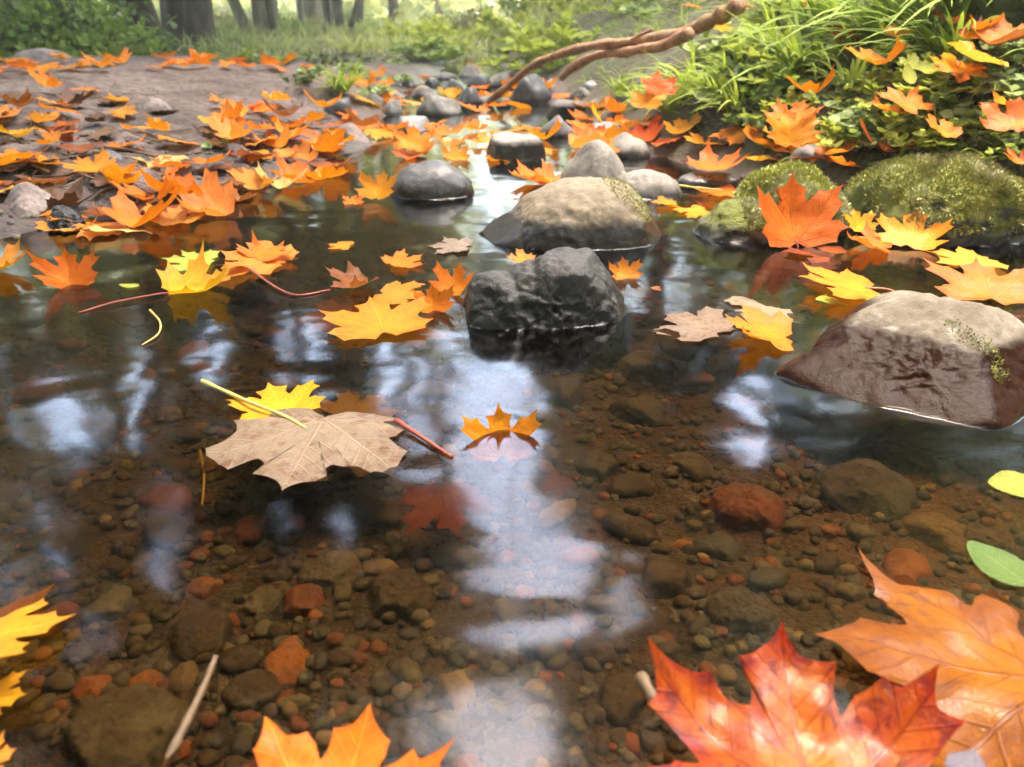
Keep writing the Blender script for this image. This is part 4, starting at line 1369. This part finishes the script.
# a carpet of grass blades over the right bank and the far floor
def build_grass():
    rs = np.random.default_rng(5)
    n = 5500
    y = .9 + 6.5 * rs.random(n) ** 1.5
    xr = np.interp(y, rY, rX)
    x = xr + .10 + rs.random(n) ** 1.2 * np.minimum(.35 + y * .65, 4)
    keep = vnoise(np.column_stack([x * 4, y * 4, 0 * x]), 3) > -.25
    x, y = x[keep], y[keep]
    z = hgt(x, y)
    m = len(x)
    b = np.column_stack([x, y, z - .005])
    d = unit(np.column_stack([rs.normal(-.35, .45, m), rs.normal(-.15, .4, m), rs.uniform(.5, 1.1, m)]))
    dr = x - np.interp(y, rY, rX)
    ln = rs.uniform(.05, .13, m) * np.clip(.35 + dr * 1.6, .35, 1.5)
    V, F = blades(b, d, ln, rs.uniform(.0016, .0042, m), rs.uniform(.2, .9, m), 4)
    tag(obj('grass', mesh_from('grass', V, F, FM['grass'])), 'short green grass covering the right bank', 'grass', kind='stuff')


build_grass()

# tussocks
tus = [make_tussock('sedge', 1, 64, .19, .0045, (-.25, -.1)), make_tussock('grass', 2, 46, .25, .0062, (-.3, -.1)), make_tussock('sedge', 3, 44, .14, .0038)]
TP = [(688, 96, 0, 1.0), (668, 112, 0, .8), (715, 105, 0, .9), (740, 112, 2, 1.1), (735, 80, 0, .8), (770, 60, 0, 1.0), (800, 82, 1, .9), (830, 40, 1, 1.2), (880, 50, 1, 1.1),
      (925, 40, 1, 1.2), (965, 20, 1, 1.2), (1005, 22, 1, 1.2), (850, 90, 2, .9), (640, 105, 2, .8), (620, 92, 2, .8), (790, 30, 1, 1.1), (780, 35, 0, 1.0), (900, 20, 1, 1.3), (1000, 0, 1, 1.4), (945, 62, 1, .8), (855, 62, 0, .8)]
for i, (px, py, k, s) in enumerate(TP):
    o = tus[k] if all(tus[k] is not q for q in [None]) and not tus[k].get('label') else tus[k].copy()
    if o.name not in C.objects: C.objects.link(o)
    p = ground_at(px, py)
    o.location = (p[0], p[1], p[2] - .008); o.rotation_euler = (0, 0, random.uniform(-.7, .7)); o.scale = (s,) * 3
    near = py > 85
    tag(o, 'arching bright grass tussock at the foot of the bank by the stones' if near else 'long bladed grass tussock up the leafy bank', 'grass tussock',
        'grass tussocks by the stones' if near else 'grass tussocks on the bank')
for i, (px, py, s, l) in enumerate([(340, 92, .85, 'hanging grass tuft on the lip of the undercut mud bank'), (325, 150, .5, 'small olive grass tuft among leaves on the mud point'), (358, 84, .7, 'grass tuft right behind the hanging one')]):
    o = tus[0 if i != 1 else 2].copy(); C.objects.link(o)
    p = ground_at(px, py)
    o.location = (p[0], p[1], p[2] - .005); o.scale = (s,) * 3; o.rotation_euler = (0, 0, 1.2 + i)
    for k_ in ('group',):
        if k_ in o: del o[k_]
    tag(o, l, 'grass tussock')

# leafy plants
pl = [make_plant('a', 'herb', 11, 11, .11, .06, .045, 8, .40), make_plant('b', 'pale', 12, 9, .09, .06, .05, 7, .42), make_plant('c', 'bright', 13, 12, .16, .07, .04, 12, .34), make_plant('d', 'dark', 14, 10, .10, .06, .04, 9, .4)]
used = set()


def plant(k, p, s, label, group, rz=None):
    o = pl[k] if k not in used else copy_tree(pl[k])
    used.add(k)
    o.location = (p[0], p[1], p[2] - .006); o.scale = (s,) * 3
    o.rotation_euler = (0, 0, random.uniform(0, 6.28) if rz is None else rz)
    tag(o, label, 'plant', group)


PN = {0: 'mid green', 1: 'pale green', 2: 'bright green', 3: 'dark green'}
cnt = 0; pts = []
poly = [(690, 60), (760, 20), (860, 0), (1035, 0), (1035, 172), (960, 168), (880, 160), (800, 146), (730, 128)]
while cnt < 140:
    px, py = random.uniform(680, 1040), random.uniform(-20, 168)
    if not poly_in(px, py, poly) and not (py < 0 and px > 750): continue
    if any((px - a) ** 2 + (1.6 * (py - b)) ** 2 < 16 ** 2 for a, b in pts): continue
    pts.append((px, py)); cnt += 1
    k = random.choice([0, 1, 1, 2]) if px > 800 and py > 50 else random.choice([0, 0, 1, 1, 2, 3]) if py > 40 else random.choice([0, 2, 3, 1])
    plant(k, ground_at(px, py), random.uniform(.5, .85) * (1 if px < 820 else .62), f'low {PN[k]} leafy plant on the right hand bank above the stones', f'{PN[k]} plants on the leafy bank')
cnt = 0; pts = []
while cnt < 70:
    px, py = random.uniform(400, 720), random.uniform(8, 76)
    if py > 76 - abs(px - 470) * .02 or (px > 640 and py > 60): continue
    Y = random.uniform(3.6, 8.5)
    x = (px - 512) / FPX * Y / 1.09
    z = float(hgt(x, Y))
    if z < .0: continue
    k = random.choice([2, 2, 2, 1, 0])
    plant(k, (x, Y, z), random.uniform(.9, 2.0), f'{PN[k]} herb in the sunny tangle beyond the stones', f'{PN[k]} herbs beyond the stones')
    cnt += 1
for i in range(30):
    px = random.uniform(190, 410); Y = random.uniform(3.9, 7.5)
    x = (px - 512) / FPX * Y / 1.09
    k = random.choice([1, 1, 0, 3, 2])
    plant(k, (x, Y, float(hgt(x, Y))), random.uniform(.5, .85), f'{PN[k]} weed growing between the tree trunks and the mud bank', f'{PN[k]} weeds below the trunks')
for i, (px, py, k, s, l) in enumerate([(285, 62, 1, .8, 'blue green leafy weed on the hump of the mud bank'), (310, 75, 1, .7, 'greyish small weed in front of the undercut bank'), (300, 92, 3, .6, 'dark little weed hanging over the undercut'),
                                       (372, 100, 1, .7, 'pale weed at the stream edge right of the grass tuft'), (215, 150, 1, .35, 'tiny pale green weed on the mud near the waterline'), (395, 85, 1, .8, 'pale weed beside the first upstream stones')]):
    o = copy_tree(pl[k]); p = ground_at(px, py)
    o.location = tuple(p); o.scale = (s,) * 3
    if 'group' in o: del o['group']
    tag(o, l, 'plant')


# shrubs at the back of the mud bank
def make_shrub(mat, seed, n=1500, r=(.55, .4, .34), leaf=.05):
    rs = np.random.default_rng(seed)
    root = empty('shrub', (0, 0, 0))
    u = unit(rs.normal(0, 1, (n, 3)))
    rad = rs.random(n) ** .45
    P = u * rad[:, None] * np.array(r)
    lump = 1 + .35 * fbm(u * 2.2 + seed, 2, seed)
    P = P * lump[:, None]
    P[:, 2] = np.abs(P[:, 2])
    D = unit(u + rs.normal(0, .7, (n, 3)) + np.array([0, 0, -.1]))
    L = leaf * rs.uniform(.6, 1.3, n)
    V, F = leaf_cloud(P, D, L, L * .36, rs=rs)
    obj('foliage', mesh_from('foliage', V, F, FM[mat], smooth=False), root)
    SV, SF, k = [], [], 0
    for i in range(26):
        e = P[rs.integers(n)] * .9
        for t in np.linspace(0, 1, 4):
            c = e * np.array([t, t, t ** .8]); w = .006 * (1 - .7 * t)
            for q in range(3): SV.append(c + np.array([math.cos(2.094 * q) * w, math.sin(2.094 * q) * w, 0]))
        for j in range(3):
            for q in range(3): SF.append((k + j * 3 + q, k + j * 3 + (q + 1) % 3, k + j * 3 + 3 + (q + 1) % 3, k + j * 3 + 3 + q))
        k += 12
    obj('stems', mesh_from('stems', SV, SF, M_TWIG), root)
    return root


sh = [make_shrub('dark', 31), make_shrub('herb', 32), make_shrub('olive', 33)]
shu = set()
for i, (px, Y, k, s, l) in enumerate([(10, 4.7, 0, 1.15, 'dark green shrub at the far left of the mud bank'), (75, 4.6, 1, .9, 'low mid green shrub left of the big trunks'), (40, 5.2, 0, 1.4, 'tall dark shrub behind the low green shrubs'),
                                      (118, 4.9, 0, .62, 'dark shrub right at the foot of the big trunks'), (-60, 4.4, 1, 1.2, 'green shrub cut by the left edge of view'), (208, 5.6, 1, .28, 'small shrub in front of the thickest trunk'), (255, 7.4, 2, .4, 'olive shrub around the many stemmed tree'),
                                      (330, 9.0, 2, .45, 'olive shrub at the base of the thin trunks'), (222, 11, 2, .8, 'pale shrub glowing between the trunks'), (470, 9.5, 2, .9, 'green bush beyond the stream on the clearing edge'), (560, 8.5, 1, 1.1, 'green bush above the fallen branch'), (620, 7.0, 1, .9, 'dense bush on the bank behind the branch')]):
    o = sh[k] if k not in shu else copy_tree(sh[k])
    shu.add(k)
    x = (px - 512) / FPX * Y / 1.10
    o.location = (x, Y, float(hgt(x, Y)) - .03); o.scale = (s,) * 3; o.rotation_euler = (0, 0, i * 1.3)
    tag(o, l, 'shrub')

for i, (px, Y, s_) in enumerate([(222, 7.0, .34), (300, 7.6, .36), (238, 9.4, .5), (292, 9.6, .5), (352, 8.4, .36), (318, 11., .6), (372, 10.5, .5), (408, 9.2, .4), (268, 12, .8), (345, 13, .8)]):
    o = copy_tree(sh[2] if i % 3 else sh[1])
    x = (px - 512) / FPX * Y / 1.10
    o.location = (x, Y, float(hgt(x, Y)) - .03); o.scale = (s_,) * 3; o.rotation_euler = (0, 0, i * 2.1)
    tag(o, 'low pale undergrowth bush between the tree trunks', 'shrub', 'undergrowth bushes between the trunks')

# ------------------------------------------------------------------ trees
M_BARK = bark_mat('tree_bark', (.022, .016, .011), (.085, .062, .04), 9, (1, 1, .22), .9, .05)
M_BARK2 = bark_mat('thin_tree_bark', (.10, .085, .05), (.24, .21, .14), 12, (1, 1, .25), .7, .03)
# openings in the canopy: (column, row, half width, half height) as met by the reflected line of sight from the stream
GAPS = [(532, 548, 66, 78), (514, 470, 44, 42), (440, 398, 72, 66), (515, 737, 54, 44), (630, 612, 20, 26), (745, 430, 20, 42), (65, 428, 20, 30), (145, 388, 18, 40), (300, 357, 32, 32), (165, 548, 28, 46), (290, 522, 20, 28), (215, 348, 14, 36), (350, 530, 22, 20), (385, 345, 26, 20)]


def keep_mask(P):
    Q = P.copy(); Q[:, 2] *= -1
    u, v, f = project(Q)
    nz = fbm(np.column_stack([u / 42., v / 42., 0 * u]), 3, 77)
    k = np.ones(len(P), bool)
    for gx, gy, rx, ry in GAPS:
        e = ((u - gx) / rx) ** 2 + ((v - gy) / ry) ** 2
        k &= ~((e < 1.25 + .8 * nz) & (f > .01))
    return k


def tree_crown(center, rad, n, mat, seed, leaf=.17, zmin=1.1):
    rs = np.random.default_rng(seed)
    nc = 46
    cl = unit(rs.normal(0, 1, (nc, 3))) * (rs.random(nc) ** .4)[:, None] * np.array(rad) + np.array(center)
    k = rs.integers(0, nc, n)
    P = cl[k] + rs.normal(0, 1, (n, 3)) * np.array(rad) * .20
    P = P[P[:, 2] > zmin]
    P = P[keep_mask(P)]
    m = len(P)
    D = unit(rs.normal(0, 1, (m, 3)) + np.array([0, 0, -.35]))
    L = leaf * rs.uniform(.6, 1.4, m)
    V, F = leaf_cloud(P, D, L, L * .42, rs=rs)
    return mesh_from('crown', V, F, FM[mat], smooth=False), cl


def make_tree(label, stems, crowns, bark, group=None, seed=0):
    """stems: list of (points, r0, r1)"""
    root = empty('forest_tree', stems[0][0][0])
    root_inv = Matrix.Translation(-root.location)

    def add(name, me):
        o = obj(name, me); o.parent = root; o.matrix_parent_inverse = root_inv
        return o
    for pts, r0, r1 in stems:
        P = spline(pts, 6); n = len(P)
        P = [p + r0 * .18 * np.array([vnoise(p * 1.1, 1 + seed), vnoise(p * 1.1, 2 + seed), 0]) for p in P]
        rad = [(r0 + (r1 - r0) * i / n) * (1 + .2 * math.exp(-i * 1.1)) * (1 + .07 * vnoise(np.array([i * .9, seed, 0.]), 3)) for i in range(n)]
        add('trunk', tube_mesh('trunk', P, rad, bark, 18))
    ends = [s[0][-1] for s in stems]
    for c, rad, n, mat, leaf, sd in crowns:
        me, cl = tree_crown(c, rad, n, mat, sd, leaf)
        cr = add('crown', me)
        rs = random.Random(sd)
        SV, SF, k = [], [], 0
        for e in cl[:14]:
            a = np.array(ends[rs.randrange(len(ends))]); a = a - np.array([0, 0, rs.uniform(.2, 1.5)])
            mid = (a + e) / 2 + np.array([rs.uniform(-.3, .3), rs.uniform(-.3, .3), .35])
            for t in np.linspace(0, 1, 6):
                p = a * (1 - t) ** 2 + 2 * mid * t * (1 - t) + e * t * t
                w = .05 * (1 - .85 * t)
                for q in range(5): SV.append(p + np.array([math.cos(1.2566 * q) * w, math.sin(1.2566 * q) * w, 0]))
            for j in range(5):
                for q in range(5): SF.append((k + j * 5 + q, k + j * 5 + (q + 1) % 5, k + j * 5 + 5 + (q + 1) % 5, k + j * 5 + 5 + q))
            k += 30
        add('limbs', mesh_from('limbs', SV, SF, bark))
    tag(root, label, 'tree', group)
    return root


def gx(px, Y, dz=-.1):
    x = (px - 512) / FPX * Y / 1.105
    return np.array([x, Y, float(hgt(x, Y)) + dz])


def stem(px, Y, lean, top, r0, r1):
    b = gx(px, Y)
    return ([b, b + np.array([lean[0] * .3, lean[1] * .3, top * .3]), b + np.array([lean[0] * .6, lean[1] * .6, top * .65]), b + np.array([lean[0], lean[1], top])], r0, r1)


make_tree('thick forked dark trunk above the shrubs on the far left', [stem(186, 6.0, (.3, .2, 0), 5.0, .165, .12), stem(152, 6.2, (-1.1, .1, 0), 4.8, .11, .08)],
          [((-2.2, 6.2, 5.2), (2.6, 2.3, 2.6), 5200, 'canopy', .20, 1), ((-4.2, 5.4, 2.9), (2.0, 1.6, 1.7), 2400, 'gold', .18, 2)], M_BARK)
make_tree('many stemmed slim tree right of the thick forked trunk', [stem(262, 8.2, (-.1, .2, 0), 6, .075, .045), stem(252, 8.1, (-1.9, .1, 0), 5.4, .05, .035), stem(271, 8.3, (.5, .1, 0), 5.6, .045, .03), stem(276, 8.2, (-.5, .2, 0), 5.5, .038, .025)],
          [((-2.9, 8.6, 6.2), (2.6, 2.2, 2.6), 2400, 'gold', .21, 3), ((-3.6, 8.8, 3.0), (2.4, 1.4, 1.5), 2200, 'gold', .19, 33)], M_BARK2)
make_tree('thin twin stemmed tree left of the clearing', [stem(337, 9.6, (.1, .3, 0), 7, .07, .045), stem(331, 9.7, (-.7, .2, 0), 6.5, .05, .03), stem(343, 9.5, (2.2, .2, 0), 5.5, .032, .02)],
          [((-1.6, 9.8, 6.6), (2.6, 2.4, 3.0), 4600, 'canopy', .22, 4), ((-.9, 10, 3.4), (2.0, 1.4, 1.3), 2200, 'gold', .2, 34)], M_BARK2)
make_tree('pale broad trunk standing behind the thin twin stems', [stem(312, 12.5, (.2, .3, 0), 8, .15, .09)], [((-3.2, 13, 7.4), (3.2, 2.6, 3.0), 1700, 'gold', .26, 5), ((-4.4, 13, 3.6), (3.6, 2., 2.), 2200, 'gold', .24, 35)], M_BARK2)
make_tree('very thin stem close to the left of the twin stems', [stem(300, 10.5, (.1, .3, 0), 6, .04, .03)], [((-2.2, 10.8, 6), (1.6, 1.3, 1.6), 900, 'gold', .2, 41)], M_BARK2)
make_tree('thin leaning stem between the twin stems and the clearing', [stem(357, 12., (.9, .3, 0), 7, .05, .035)], [((-1.2, 12.3, 7), (1.6, 1.3, 1.6), 900, 'gold', .22, 42)], M_BARK)
make_tree('faint thin trunk at the far right end of the clearing', [stem(440, 17, (-.3, .3, 0), 8, .07, .05)], [((-1.5, 17.3, 8), (2, 1.5, 2), 900, 'gold', .26, 43)], M_BARK2)
make_tree('slender dark trunk alone in the bright clearing', [stem(393, 14., (.3, .4, 0), 9, .075, .05)], [((-1.6, 14.5, 8.4), (3.2, 2.6, 3.2), 900, 'gold', .26, 6)], M_BARK)
make_tree('distant pale trunk just left of the clearing trunk', [stem(378, 19., (.2, .4, 0), 10, .12, .08)], [((-3.2, 19.5, 9.0), (3.6, 2.6, 3.6), 800, 'gold', .3, 7)], M_BARK2)
make_tree('distant trunk at the right side of the clearing', [stem(418, 21., (.2, .4, 0), 11, .14, .08)], [((-1.2, 21.5, 9.5), (3.6, 2.6, 3.6), 800, 'gold', .3, 8)], M_BARK2)
make_tree('overhanging tree rooted up the leafy bank', [([np.array([3.2, 4.6, .5]), np.array([2.9, 4.8, 2.0]), np.array([2.2, 5.2, 3.6]), np.array([1.5, 5.6, 5.0])], .2, .09)],
          [((1.6, 5.9, 4.9), (2.4, 2.0, 2.2), 5200, 'canopy', .19, 9), ((3.6, 5.0, 3.6), (1.6, 1.5, 1.3), 900, 'gold', .17, 10)], M_BARK)
make_tree('tall tree on the bank beyond the branch', [([np.array([2.0, 9.5, .3]), np.array([1.9, 9.6, 3.0]), np.array([1.5, 9.8, 5.5]), np.array([1.0, 10, 7.5])], .2, .08)],
          [((1.0, 10, 7.0), (2.8, 2.2, 3.2), 5200, 'canopy', .23, 11), ((2.0, 9.2, 3.6), (1.9, 1.5, 1.5), 1500, 'canopy', .19, 12)], M_BARK)
make_tree('broad tree high on the right bank', [([np.array([5.2, 8.0, .4]), np.array([5.1, 8.0, 3.0]), np.array([4.6, 8.0, 5.2]), np.array([4.2, 8, 7])], .24, .1)],
          [((4.4, 8.2, 5.8), (2.8, 2.2, 3.2), 3400, 'canopy', .22, 13)], M_BARK)
make_tree('tree leaning in from the left bank out of view', [([np.array([-4.6, 3.6, .2]), np.array([-4.4, 3.7, 2.0]), np.array([-3.8, 3.9, 3.6]), np.array([-3.2, 4, 5.0])], .2, .09)],
          [((-3.0, 3.9, 5.0), (2.2, 1.8, 2.0), 1500, 'canopy', .19, 14), ((-1.9, 1.0, 5.4), (2.2, 2.4, 1.2), 1800, 'canopy', .2, 22), ((-.6, 3.2, 6.6), (2., 1.6, 1.2), 1600, 'canopy', .2, 23)], M_BARK)  # last two crowns reach overhead unseen, added to cut light from above


make_tree('unseen tree added on the right bank behind the viewer for overhead shade', [([np.array([3.4, -2.6, .7]), np.array([3.2, -2.6, 2.5]), np.array([2.6, -2.6, 4.]), np.array([2., -2.6, 5.2])], .2, .09)],  # added out of view; its crowns shade the near water from overhead
          [((.2, -.9, 5.4), (2.2, 1.7, 1.0), 8500, 'canopy', .2, 28), ((1.8, -3.0, 4.6), (2.8, 2.4, 2.2), 3600, 'canopy', .2, 24), ((4.6, -.6, 3.0), (1.2, 2.2, 2.0), 1500, 'canopy', .19, 25)], M_BARK)
make_tree('unseen tree added on the left bank behind the viewer to cut light', [([np.array([-3.4, -2.6, .1]), np.array([-3.2, -2.6, 2.5]), np.array([-2.6, -2.6, 4.]), np.array([-2., -2.6, 5.2])], .2, .09)],  # unseen, added so its crowns block open sky behind the camera
          [((-1.8, -3.0, 4.6), (2.8, 2.4, 2.2), 5200, 'canopy', .2, 26), ((-4.6, -.2, 3.0), (1.2, 2.2, 2.0), 4000, 'canopy', .19, 27)], M_BARK)
# far wood that reads as one mass
def build_wood():
    rs = np.random.default_rng(91)
    n = 46000
    ang = rs.uniform(-PI, PI, n); rad = 17 + 17 * rs.random(n)  # ring runs on behind the camera, added there to darken facing surfaces
    rad = np.where(np.abs(ang) > 1.0, rad * .42, rad)
    x = np.sin(ang) * rad - .5; y = np.cos(ang) * rad
    z = rs.random(n) ** 1.5 * 9.5
    P = np.column_stack([x, y, z])
    den = fbm(P * .33, 3, 21)
    P = P[(den > -.27) & (np.hypot(P[:, 0], P[:, 1]) > 6.5)]
    P = P[keep_mask(P)]
    m = len(P)
    D = unit(rs.normal(0, 1, (m, 3)) + np.array([0, 0, -.3]))
    L = rs.uniform(.25, .6, m)
    V, F = leaf_cloud(P, D, L, L * .42, rs=rs)
    n2 = 15000
    ang = rs.uniform(-.95, .95, n2); rad = 13.5 + 9 * rs.random(n2)
    P2 = np.column_stack([np.sin(ang) * rad - .5, np.cos(ang) * rad, rs.random(n2) ** 1.2 * 3.2])
    P2 = P2[fbm(P2 * .5, 3, 31) > -.25]
    D2 = unit(rs.normal(0, 1, (len(P2), 3)) + np.array([0, 0, -.2]))
    L2 = rs.uniform(.14, .34, len(P2))
    V2, F2 = leaf_cloud(P2, D2, L2, L2 * .42, rs=rs)
    F = np.concatenate([F, F2 + len(V)]); V = np.concatenate([V, V2])
    tag(obj('far_woods', mesh_from('far_woods', V, F, FM['wood'], smooth=False)), 'pale yellow green wood glowing beyond the clearing', 'woods', kind='stuff')


build_wood()


def build_far_grass():
    rs = np.random.default_rng(92)
    n = 9000
    Y = 5.5 + 13 * rs.random(n) ** 1.4
    x = rs.uniform(-.55, .3, n) * Y
    z = hgt(x, Y)
    b = np.column_stack([x, Y, z - .01])
    d = unit(np.column_stack([rs.normal(0, .4, n), rs.normal(-.1, .4, n), rs.uniform(.6, 1.2, n)]))
    V, F = blades(b, d, rs.uniform(.10, .30, n), rs.uniform(.003, .007, n), rs.uniform(.2, .8, n), 3)
    tag(obj('meadow_grass', mesh_from('meadow_grass', V, F, FM['wood'])), 'bright grass covering the clearing floor beyond the trunks', 'grass', kind='stuff')


build_far_grass()


hm, hn = material('haze_air')
pv = hn.new('ShaderNodeVolumePrincipled')
pv.inputs['Color'].default_value = (.93, .95, .85, 1); pv.inputs['Density'].default_value = .008; pv.inputs['Anisotropy'].default_value = .3
hn.t.links.new(pv.outputs[0], hn.out.inputs['Volume'])
bm = bmesh.new(); bmesh.ops.create_cube(bm, size=1)
me = bpy.data.meshes.new('haze'); bm.to_mesh(me); bm.free(); me.materials.append(hm)
hz_ = obj('haze', me, loc=(0, 40, 8)); hz_.scale = (190, 180, 24)
tag(hz_, 'pale damp air hanging in the wood', 'haze', kind='stuff')
# ------------------------------------------------------------------ light
SUN_EL, SUN_AZ = R(76), R(20)
w = bpy.data.worlds.new('World'); S.world = w; w.use_nodes = True
n = NT(w.node_tree)
for q in list(w.node_tree.nodes): w.node_tree.nodes.remove(q)
sky = n.new('ShaderNodeTexSky', sky_type='NISHITA', sun_disc=False)
sky.sun_elevation = SUN_EL; sky.sun_rotation = SUN_AZ
sky.air_density = 1.0; sky.dust_density = 3.0; sky.ozone_density = 1.0
hs = n.new('ShaderNodeHueSaturation'); hs.inputs['Saturation'].default_value = 1.15
n.put(hs.inputs['Color'], sky.outputs[0])
bg = n.new('ShaderNodeBackground'); bg.inputs['Strength'].default_value = .15
n.put(bg.inputs['Color'], hs.outputs[0])
wo = n.new('ShaderNodeOutputWorld'); n.t.links.new(bg.outputs[0], wo.inputs[0])

sl = bpy.data.lights.new('sun', 'SUN'); sl.energy = .5; sl.angle = R(28); sl.color = (1, .95, .86)
so = bpy.data.objects.new('sun', sl); C.objects.link(so)
dirv = Vector((math.sin(SUN_AZ) * math.cos(SUN_EL), math.cos(SUN_AZ) * math.cos(SUN_EL), math.sin(SUN_EL)))
so.rotation_euler = dirv.to_track_quat('Z', 'Y').to_euler()

S.view_settings.view_transform = 'Standard'
S.view_settings.look = 'None'
S.view_settings.exposure = 4.9
S.view_settings.gamma = 1
S.view_settings.use_white_balance = True
S.view_settings.white_balance_temperature = 7300
S.view_settings.white_balance_tint = 10
S.cycles.use_denoising = True
S.cycles.max_bounces = 8
S.cycles.diffuse_bounces = 4
S.cycles.glossy_bounces = 3
S.cycles.transmission_bounces = 4
S.cycles.transparent_max_bounces = 12
S.cycles.caustics_reflective = False
S.cycles.sample_clamp_indirect = 6
